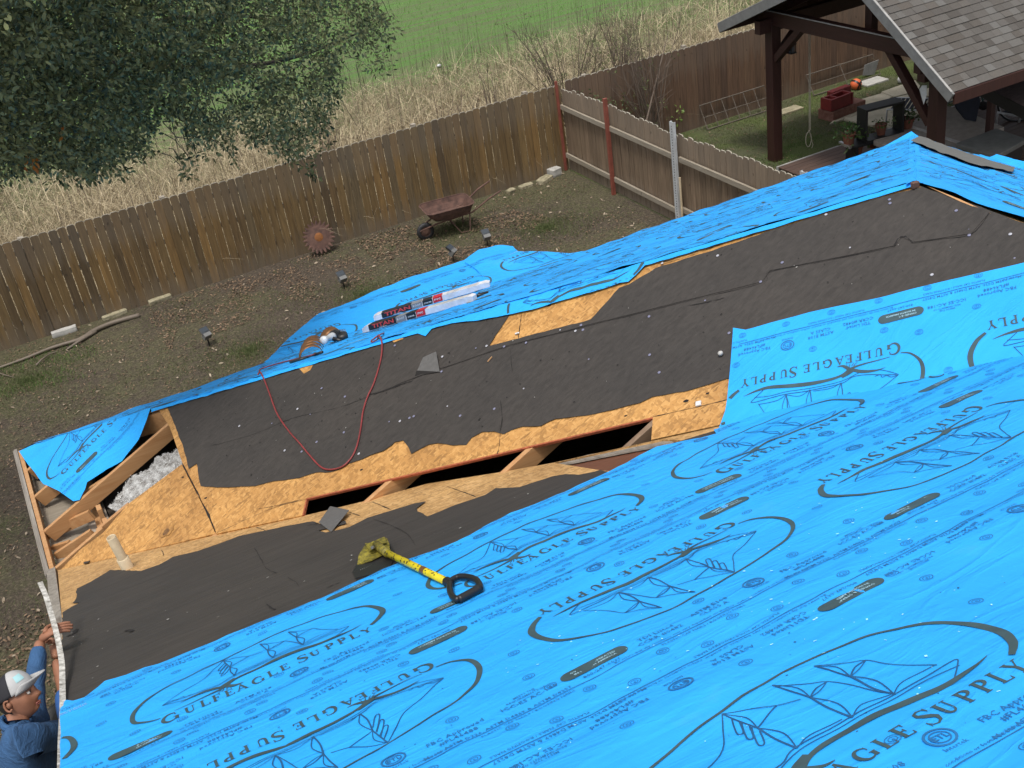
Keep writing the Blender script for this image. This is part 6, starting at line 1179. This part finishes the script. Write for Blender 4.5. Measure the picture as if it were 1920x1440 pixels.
part('body', MB().lathe(gp-d_*.13, [(.0, 0), (.038, 0), (.044, .015), (.040, .05), (.030, .07), (.034, .16), (.042, .19), (.042, .22), (0, .22)], 16, d_), 'white_metal', t_, smooth=True); part('handle', MB().tube([gp+d_*.02+sn*.02, gp+d_*.03-sn*.07-[0, 0, .02], gp+d_*.0-sn*.13-[0, 0, .03]], [.022, .018, .02], 10), 'black_plastic', t_, smooth=True)
part('head', MB().lathe(gp+d_*.09, [(0, 0), (.05, .0), (.062, .03), (.060, .08), (.04, .11), (0, .11)], 8, d_), 'black_plastic', t_); part('magazine', MB().lathe(gp+d_*.14-sn*.08-[0, 0, .03], [(0, 0), (.055, 0), (.058, .02), (.055, .05), (0, .05)], 16, (0, 0, 1)), 'steel_dark', t_, smooth=True); part('nose', MB().box(gp+d_*.235, (.06, .03, .03), (d_, sn, (0, 0, 1))), 'steel_dark', t_, bevel=.003); part('foot', MB().box(gp+d_*.13-sn*.13-[0, 0, .05], (.12, .03, .012), (d_, sn, (0, 0, 1))), 'white_metal', t_)
mb = MB()
for k in range(7): p = gp+d_*.22+sn*.02*(k-3); mb.tube([p, p+d_*.05+[0, 0, .04], p+d_*.08+sn*.02+[0, 0, .03], p+d_*.06-[0, 0, .02]], .003, 5)
part('loose_nail_strip', mb, 'steel', t_)
tag(part('pry_bar', MB().tube(smooth([F3P((545, 679), .03), F3P((562, 674), .035), F3P((585, 667), .03), F3P((604, 660), .04)], 3), .014, 8), 'steel_dark', smooth=True), 'dark bar lying along the membrane below the curved bands', 'bar')
# small leftovers
tag(part('loose_cap', MB().lathe(U2((1354, 668), .02), [(0, 0), (.016, 0), (.017, .014), (.009, .022), (0, .022)], 12, F2.n), 'greystone', smooth=True), 'small grey round cap on the felt left of the upper blue sheet', 'scrap'); tag(part('white_scrap', MB().box(U2((1311, 759), .012), (.035, .035, .012), (F2.u, F2.v, F2.n)), 'white_metal', bevel=.002), 'small white square tag on the bare board', 'tag')
tag(part('metal_clip', MB().box(U2((971, 627), .012), (.035, .012, .01), (F2.u, F2.v, F2.n)), 'white_metal', bevel=.002), 'small white clip on the exposed board patch', 'clip'); tag(part('wood_splinter', MB().bar(U2((916, 680), .012), U2((925, 672), .02), .006, .006), 'pine'), 'pale wood splinter lying on the felt above the hose', 'splinter')
bz_ = U2((1718, 353), .03); tag(part('metal_bracket', MB().box(bz_, (.05, .03, .04)), 'rust', bevel=.004), 'small rusty bracket at the very peak of the felt', 'bracket')
tag(part('shingle_scrap', MB().prism([U1(q, .012) for q in ((158, 1057), (168, 1052), (178, 1036), (188, 1034), (188, 1044), (176, 1050), (166, 1058), (158, 1060))], F1.n*.004), 'felt', fix=True), 'dark curled felt scrap on the bare board left of the vent pipe', 'scrap')
n = 230; P = RNG.uniform((.3, 1.3), (9, 1.66), (0, 2)); 
def specks(fr, poly, n, size, mat, nm, h=.014):
    poly = fr.px(*poly); lo, hi = np.min(poly, 0), np.max(poly, 0); q = RNG.uniform(lo, hi, (n, 2)); q = q[inpoly(q, poly)]; C = fr.o+q[:, :1]*fr.u+q[:, 1:]*fr.v+h*fr.n; a_ = RNG.uniform(0, math.pi, len(q)); s = size*RNG.uniform(.3, 1.3, len(q)); s2 = s*RNG.uniform(.2, .9, len(q)); X = fr.u*np.cos(a_)[:, None]+fr.v*np.sin(a_)[:, None]; Y = np.cross(fr.n, X); X = X*s[:, None]; Y = Y*s2[:, None]
    V = np.stack([C-X-Y, C+X-Y*.6, C+X*.8+Y, C-X+Y*.7], 1)/1.0; o = meshobj(nm, V, [(0, 1, 2, 3)], mat); o['kind'] = 'stuff'
specks(F1, [(130, 1180), (560, 1060), (1050, 900), (900, 985), (400, 1200), (130, 1300)], 70, .007, 'greystone', 'chips'); specks(F2, [(330, 790), (500, 710), (1700, 370), (1900, 470), (1370, 600), (1370, 690), (980, 790), (480, 900)], 35, .005, 'greystone', 'chips'); specks(F2, [(330, 790), (500, 710), (1700, 370), (1900, 470), (1370, 600), (1370, 690), (980, 790), (480, 900)], 260, .006, 'gap', 'grit')
MATS['chip_cyan'] = plain('chip_cyan', (.42, .88, .95), .5, var=.05); specks(F1, [(900, 1250), (1900, 760), (1900, 1400), (1000, 1430)], 300, .0045, 'chip_cyan', 'chips', .034); specks(F1, [(200, 1400), (1900, 700), (1900, 1400), (1000, 1430)], 320, .0035, 'ink', 'grit', .034)
# ================================================================ worker at the rake
def PTd(px, py, dist): d = ray((px, py)); d = d/np.linalg.norm(d); return O+d*dist
man = thing('person', PTd(40, 1300, 6.6)-[0, 0, 1.6], 'man in a blue long-sleeved shirt and white-fronted cap reaching up at the roof edge', 'person')
def skin(name, chains, mat, root=0, sub=2, parent=man):
    """chains: list of polylines [(point, radius)...]; points closer than 1 mm are shared"""
    vs, rs, es = [], [], []
    def idx(p, r):
        for i, q in enumerate(vs):
            if np.linalg.norm(np.array(q)-p) < .001: return i
        vs.append(tuple(map(float, p))); rs.append(r); return len(vs)-1
    for ch in chains:
        ids = [idx(np.array(p, float), r) for p, r in ch]; es += [(a, b) for a, b in zip(ids, ids[1:]) if a != b]
    me = bpy.data.meshes.new(name); off = np.array(worldloc(parent)); me.from_pydata([tuple(np.array(v)-off) for v in vs], es, []); o = bpy.data.objects.new(name, me); sc.collection.objects.link(o)
    m_ = o.modifiers.new('skin', 'SKIN'); sv = me.skin_vertices[0].data
    for i, r in enumerate(rs): sv[i].radius = (r, r) if np.isscalar(r) else r
    sv[root].use_root = True; m_.use_smooth_shade = True; s_ = o.modifiers.new('sub', 'SUBSURF'); s_.levels = sub; s_.render_levels = sub
    bpy.context.view_layer.update(); ev = bpy.data.meshes.new_from_object(o.evaluated_get(bpy.context.evaluated_depsgraph_get())); bpy.data.objects.remove(o)
    mb = MB(); mb.v = [tuple(np.array(v.co)+off) for v in ev.vertices]; mb.f = [tuple(p.vertices) for p in ev.polygons]; bpy.data.meshes.remove(ev); return mb
R_, D_, Z_ = CM[0], CM[1], CM[2]
hc = PTd(32, 1310, 6.55); f_ = .93*R_-.36*D_+.02*Z_; f_ /= np.linalg.norm(f_); u_ = -.36*R_-.93*D_-.10*Z_; u_ -= f_*np.dot(u_, f_); u_ /= np.linalg.norm(u_); s_n = np.cross(f_, u_)   # s_n points towards / away from camera
if np.dot(s_n, O-hc) < 0: s_n = -s_n
SCL = 1.02
def head_pt(f, s, u): return hc+SCL*(f_*f+s_n*s+u_*u)
def gauss(d, c, w_): c = np.array(c)/np.linalg.norm(c); return math.exp(-(1-float(np.dot(d, c)))/w_)
hv = []; NU, NV = 44, 34
mb_head = MB()
for i in range(NV+1):
    for k in range(NU):
        th = math.pi*i/NV; ph = 2*math.pi*k/NU; d = np.array([math.sin(th)*math.cos(ph), math.sin(th)*math.sin(ph), math.cos(th)])
        r = np.array([.094, .074, .112]); x, y, z = d*r
        if z < 0: x *= 1-.10*(-z/.112)**1.3; y *= 1-.32*(-z/.112)**1.2
        if x > 0 and z < .02: x += .010*max(0, -z/.1)
        if x < 0 and z < -.02: x *= 1-.35*min(1, (-z-.02)/.08)
        p = np.array([x, y, z]); front = max(0, d[0])
        p[0] += .029*gauss(d, (1, 0, -.12), .010)+.016*gauss(d, (1, 0, .10), .012)*.6+.010*gauss(d, (1, 0, .30), .03)+.013*gauss(d, (.86, 0, -.72), .006)+.012*gauss(d, (.80, 0, -.98), .02)+.007*gauss(d, (.92, 0, -.47), .004)-.004*gauss(d, (.9, 0, -.57), .002)
        for sg in (-1, 1): p[0] -= .012*gauss(d, (1, sg*.40, .14), .02); p[0] += .006*gauss(d, (1, sg*.42, .34), .014); p[1] += sg*.006*gauss(d, (.7, sg*.7, -.15), .03); p[0] += .004*gauss(d, (1, sg*.16, -.22), .006)
        mb_head.v.append(tuple(head_pt(*p)))
for i in range(NV):
    for k in range(NU): a0 = i*NU+k; b0 = i*NU+(k+1) % NU; mb_head.f.append((a0, a0+NU, b0+NU, b0))
neck0 = head_pt(-.025, 0, -.075); chest = PTd(48, 1400, 6.62); nbase = PTd(27, 1362, 6.62)
shR = PTd(38, 1392, 6.42); elR = PTd(140, 1372, 6.95); wrR = PTd(104, 1236, 7.2); shL = PTd(62, 1362, 6.86); elL = PTd(62, 1296, 7.05); wrL = PTd(76, 1200, 7.18); pel = PTd(70, 1520, 6.95); kn = [PTd(110, 1600, 7.1), PTd(60, 1600, 7.3)]
ftl = [pel+[.10, .15, -.95], pel+[-.06, .12, -.95]]; kns = [pel+[.14, .18, -.48], pel+[-.06, .14, -.50]]
pd_ = PTd(96, 1184, 7.12)
body_ch = [[(pel, .11), ((pel+chest)/2, .11), (chest, .105), (nbase, .060), (neck0, .058), (head_pt(-.01, 0, .0), .07)], [(chest, .105), (shR, .056), ((shR+elR)/2, .046), (elR, .036), ((elR+wrR)/2, .038), (wrR, .029)], [(chest, .105), (shL, .056), ((shL*.6+elL*.4), .055), (elL, .046), ((elL+wrL)/2, .042), (wrL, .031)], [(pel, .13), (kns[0], .075), (ftl[0], .05)], [(pel, .13), (kns[1], .075), (ftl[1], .05)]]
mbB = skin('body', body_ch, 'skin'); mbB.add(mb_head.v, mb_head.f)
# hands: palm plus five separate fingers
def hand(w_, c, dirf, nrm, curl, thumb_side, sc_=1.0, spread=.14):
    dirf = np.array(dirf, float)/np.linalg.norm(dirf); nrm = np.array(nrm, float); nrm -= dirf*np.dot(nrm, dirf); nrm /= np.linalg.norm(nrm); sd2 = np.cross(dirf, nrm)*thumb_side; out = []
    m_ = skin('h', [[(w_, .027*sc_), ((w_*.5+c*.5), (.030*sc_, .024*sc_)), (c, (.040*sc_, .017*sc_)), (c+dirf*.028*sc_, (.041*sc_, .015*sc_))]], 'skin', sub=2); mb_ = m_
    for k, (ln, off) in enumerate(((.074, .030), (.082, .010), (.076, -.010), (.060, -.029))):
        b0 = c+dirf*.030*sc_+sd2*off*sc_; dd = dirf+sd2*(off*spread*8); dd /= np.linalg.norm(dd); p = [b0-dirf*.02]; q = b0; ang = 0
        p.append(q)
        for j, fr_ in enumerate((.45, .30, .25)): ang += curl[j]*(1+.12*k); q = q+(dd*math.cos(ang)-nrm*math.sin(ang))*ln*fr_*sc_; p.append(q)
        mb_.tube(smooth(p, 3), list(np.linspace(.0098, .0068, (len(p)-1)*3+1)*sc_), 10)
    b0 = c-dirf*.02*sc_+sd2*.030*sc_; t1 = b0+(dirf*.35+sd2*.8-nrm*.35)*.032*sc_; t2 = t1+(dirf*.8+sd2*.45-nrm*.3)*.032*sc_; t3 = t2+(dirf*.95+sd2*.05-nrm*.25)*.026*sc_; mb_.tube(smooth([c-dirf*.03+sd2*.01, b0, t1, t2, t3], 3), list(np.linspace(.015, .0078, 13)*sc_), 10); return mb_
dL = PTd(133, 1168, 7.12)-pd_; h1 = hand(wrL, pd_, dL, -Z_*.5-D_*.8, (.16, .18, .15), -1, 1.08, .07); mbB.add(h1.v, h1.f)
cR = wrR+(PTd(104, 1212, 7.25)-wrR)*.9; h2 = hand(wrR, cR, PTd(104, 1190, 7.3)-wrR, R_, (.5, .7, .5), 1, .95); mbB.add(h2.v, h2.f)
# ears
for sg in (1, -1):
    e = np.array([-.012, sg*.074, -.004]); ring = []
    for a_ in np.linspace(-2.4, 2.2, 12): ring.append(head_pt(e[0]-.004+.017*math.cos(a_)*-1, e[1]+sg*.008, e[2]+.028*math.sin(a_)))
    mbB.tube(smooth(ring, 2), .0062, 8); mbB.ball(head_pt(e[0], e[1]+sg*.001, e[2]), .019, 10, (.8, .8, 1.0))
body = part('body', mbB, 'skin', man, smooth=True)
for sg in (1, -1):
    part('eye', MB().ball(head_pt(.078, sg*.030, .016), .0125, 12), 'eye_white', man, smooth=True); part('iris', MB().ball(head_pt(.0865, sg*.031, .017), .0065, 8), 'hair', man, smooth=True)
    part('eyebrow', MB().tube(smooth([head_pt(.088, sg*.016, .034), head_pt(.086, sg*.032, .040), head_pt(.072, sg*.050, .034)], 3), .0042, 6), 'hair', man, smooth=True); part('eyelid', MB().tube(smooth([head_pt(.086, sg*.018, .022), head_pt(.090, sg*.030, .0275), head_pt(.080, sg*.044, .022)], 3), .0028, 6), 'skin_dark', man, smooth=True)
part('lips', MB().tube(smooth([head_pt(.086, -.022, -.053), head_pt(.101, 0, -.050), head_pt(.086, .022, -.053)], 4), .0042, 6), 'lip', man, smooth=True); part('lips', MB().tube(smooth([head_pt(.084, -.018, -.060), head_pt(.098, 0, -.061), head_pt(.084, .018, -.060)], 4), .0046, 6), 'lip', man, smooth=True)
mb = MB(); NH = 26       # short dark hair at the sides and back
for i in range(15):
    for k in range(NH+1):
        th = math.radians(55+i*4.6); ph = math.radians(104+(360-208)*k/NH); d = np.array([math.sin(th)*math.cos(ph), math.sin(th)*math.sin(ph), math.cos(th)]); x, y, z = d*[.099, .0785, .116]
        if z < 0: y *= 1-.25*(-z/.112)**1.2
        if x < 0 and z < -.02: x *= 1-.30*min(1, (-z-.02)/.08)
        mb.v.append(tuple(head_pt(x, y, z)))
for i in range(14):
    for k in range(NH): a0 = i*(NH+1)+k; mb.f.append((a0, a0+1, a0+NH+2, a0+NH+1))
part('hair', mb, 'hair', man, smooth=True)
capo = None
def dome(f0, f1, mat, nm, par):
    mb = MB(); n1, n2 = 12, 22
    for i in range(n1+1):
        for k in range(n2+1):
            th = math.radians(2+(84)*i/n1); ph = math.radians(f0+(f1-f0)*k/n2); d = np.array([math.sin(th)*math.cos(ph), math.sin(th)*math.sin(ph), math.cos(th)]); x, y, z = d*[.107, .088, .118]; mb.v.append(tuple(head_pt(x-.002, y, z+.022+x*.18)))
    for i in range(n1):
        for k in range(n2): a0 = i*(n2+1)+k; mb.f.append((a0, a0+1, a0+n2+2, a0+n2+1))
    o = part(nm, mb, mat, par, smooth=True); s = o.modifiers.new('s', 'SOLIDIFY'); s.thickness = .003; return o
capo = dome(-78, 78, 'cap_white', 'cap', man); dome(78, 282, 'cap_black', 'cap_back', capo)
mb = MB(); nb = 18
for j in range(5):
    for k in range(nb+1):
        a_ = math.radians(-72+144*k/nb); r0 = np.array([.104*math.cos(a_), .084*math.sin(a_)]); ext = .075*j/4*math.cos(a_)**.5 if math.cos(a_) > 0 else 0; x = r0[0]+ext; y = r0[1]*(1-.05*j/4); mb.v.append(tuple(head_pt(x, y, .040+.010*j/4-.9*(y**2)*2+.035*(j/4)**.8)))
for j in range(4):
    for k in range(nb): a0 = j*(nb+1)+k; mb.f.append((a0, a0+1, a0+nb+2, a0+nb+1))
o = part('cap_brim', mb, 'cap_white', capo, smooth=True); s = o.modifiers.new('s', 'SOLIDIFY'); s.thickness = .004
mb = MB()
for i in range(5):
    for k in range(7): th = math.radians(44+20*i/4); ph = math.radians(22+30*k/6); sgp = 1; d = np.array([math.sin(th)*math.cos(ph), math.sin(th)*math.sin(ph), math.cos(th)]); x, y, z = d*[.1095, .0905, .1205]; mb.v.append(tuple(head_pt(x-.002, y, z+.022+x*.18)))
for i in range(4):
    for k in range(6): a0 = i*7+k; mb.f.append((a0, a0+1, a0+8, a0+7))
part('cap_patch', mb, 'turquoise', capo, smooth=True)
# shirt over torso and sleeves
MATS['shirt'] = plain('shirt', (.024, .078, .18), .85, scale=3, var=.2, col2=(.036, .11, .25)); n__ = MATS['shirt'].node_tree; b__ = [x for x in n__.nodes if x.type == 'BSDF_PRINCIPLED'][0]; bump(n__, b__, noise(n__, coords(n__, (1, 1, 3), (.4, .2, 0)), 9, 4, .6, 1.0), .8, .02)
def clothed(p, r): return (p, r)
lowR = elR*.55+wrR*.45
sh_ch = [[(pel, .165), ((pel+chest)/2, .172), (chest, .175), (nbase*.75+chest*.25, .098), (nbase*.65+neck0*.35, .076)], [(chest, .175), (shR, .098), (shR*.66+elR*.34, .086), (shR*.33+elR*.67, .078), (elR, .070)], [(chest, .175), (shL, .090), (shL*.5+elL*.5, .072), (elL, .064), (elL*.66+wrL*.34, .058), (elL*.33+wrL*.67, .051), (elL*.10+wrL*.90, .045)]]
mbS = skin('shirt', sh_ch, 'shirt'); rg = np.random.default_rng(4); V = np.array(mbS.v); dsp = .004*np.sin(V@np.array([30, 12, 55])+2*np.sin(V@np.array([11, 19, 7])))+.002*np.sin(V@np.array([61, -35, 22])); V = V+np.stack([dsp, dsp*.6, dsp*.5], 1); mbS.v = [tuple(p) for p in V]; shirt = part('shirt', mbS, 'shirt', man, smooth=True)
cu = skin('sleeve', [[(elR, .070), (elR*.75+wrR*.25, .074), (lowR, .066), (elR*.42+wrR*.58, .048)]], 'shirt'); part('rolled_sleeve', cu, 'shirt_sunlit', man, smooth=True)  # same shirt cloth; sunlight on this sleeve is put into a brighter colour
part('collar', MB().tube(smooth([nbase*.55+neck0*.45+R_*.075, nbase*.55+neck0*.45-Z_*.08+D_*.02, nbase*.55+neck0*.45-R_*.075, nbase*.55+neck0*.45+Z_*.08, nbase*.55+neck0*.45+R_*.075], 5), .016, 8, flat=1.6), 'shirt', man, smooth=True)
part('trousers', skin('trousers', [[(pel+[0, 0, .08], .15), (pel, .155), (kns[0], .10), (ftl[0], .075)], [(pel, .155), (kns[1], .10), (ftl[1], .075)]], 'jeans'), 'jeans', man, smooth=True)
for f0 in ftl: part('boot', MB().ball(f0+[.06, 0, -.06], .09, 12, (1.5, .6, .6)), 'copper', man, smooth=True)
# ladder he stands on
lb = np.array([ftl[0][0]-.25, ftl[0][1]-.1, 0]); lt = np.array([X0-.10, ftl[0][1]+.1, ftl[0][2]+.4]); t_ = thing('ladder', lb, 'aluminium ladder the man stands on beside the roof edge', 'ladder')
ltop = ftl[0]+[.15, .05, .5]; lbot = ftl[0]+[-.45, -.1, 0]; lbot = np.array([lbot[0], lbot[1], 0])
for s_ in (-.2, .2): part('side_rail', MB().bar(lbot+[0, s_, 0], ltop+[0, s_, 0], .025, .08), 'steel', t_)
for k in range(1, 11): p = lbot+(ltop-lbot)*k/11; part('rung', MB().tube([p-[0, .2, 0], p+[0, .2, 0]], .015, 8), 'steel', t_)
# painted trim strip he is prising off
tp = [(62, 1058, 7.75), (75, 1092, 7.6), (86, 1118, 7.45), (97, 1155, 7.20), (104, 1180, 7.02), (111, 1212, 6.85), (116, 1245, 6.62), (117, 1285, 6.36), (117.5, 1330, 6.02), (115, 1385, 5.62), (114, 1440, 5.22), (112, 1510, 4.85)]
q = smooth([PTd(*p) for p in tp[1:]], 4); mb = MB()
for i, p in enumerate(q):
    d = q[min(i+1, len(q)-1)]-q[max(i-1, 0)]; d /= np.linalg.norm(d); x = R_-d*np.dot(R_, d); x /= np.linalg.norm(x); y = np.cross(d, x)
    for a_, b_ in ((-1, -1), (1, -1), (1, 1), (-1, 1)): mb.v.append(tuple(p+x*a_*.0145+y*b_*.004))
for i in range(len(q)-1):
    for c_ in range(4): a0 = i*4+c_; b0 = i*4+(c_+1) % 4; mb.f.append((a0, b0, b0+4, a0+4))
mb.f += [(0, 1, 2, 3), tuple(len(q)*4-4+k for k in (3, 2, 1, 0))]; MATS['strip_paint'] = plain('strip_paint', (.16, .145, .12), .6, scale=30, var=0, col2=(.78, .76, .70)); tag(part('trim_strip', mb, 'strip_paint', fix=True), 'long bent strip of flaking white trim in the man\'s hand along the roof edge', 'trim strip')
tag(part('wood_sliver', MB().bar(PTd(121, 1265, 6.72), PTd(124, 1320, 6.22), .012, .018), 'pine', bevel=.002), 'thin raw wood sliver between the trim strip and the felt', 'wood sliver')
# grey bag of felt hanging behind the man under the rake
bq = [PTd(*p) for p in [(74, 1348, 7.3), (92, 1325, 7.3), (118, 1308, 7.3), (122, 1360, 7.25), (90, 1362, 7.25)]]; tag(part('felt_scrap', MB().prism(bq, Z_*.05), 'bag', fix=True), 'dark grey sheet hanging behind the man under the roof edge', 'felt scrap')
bpy.context.view_layer.update()
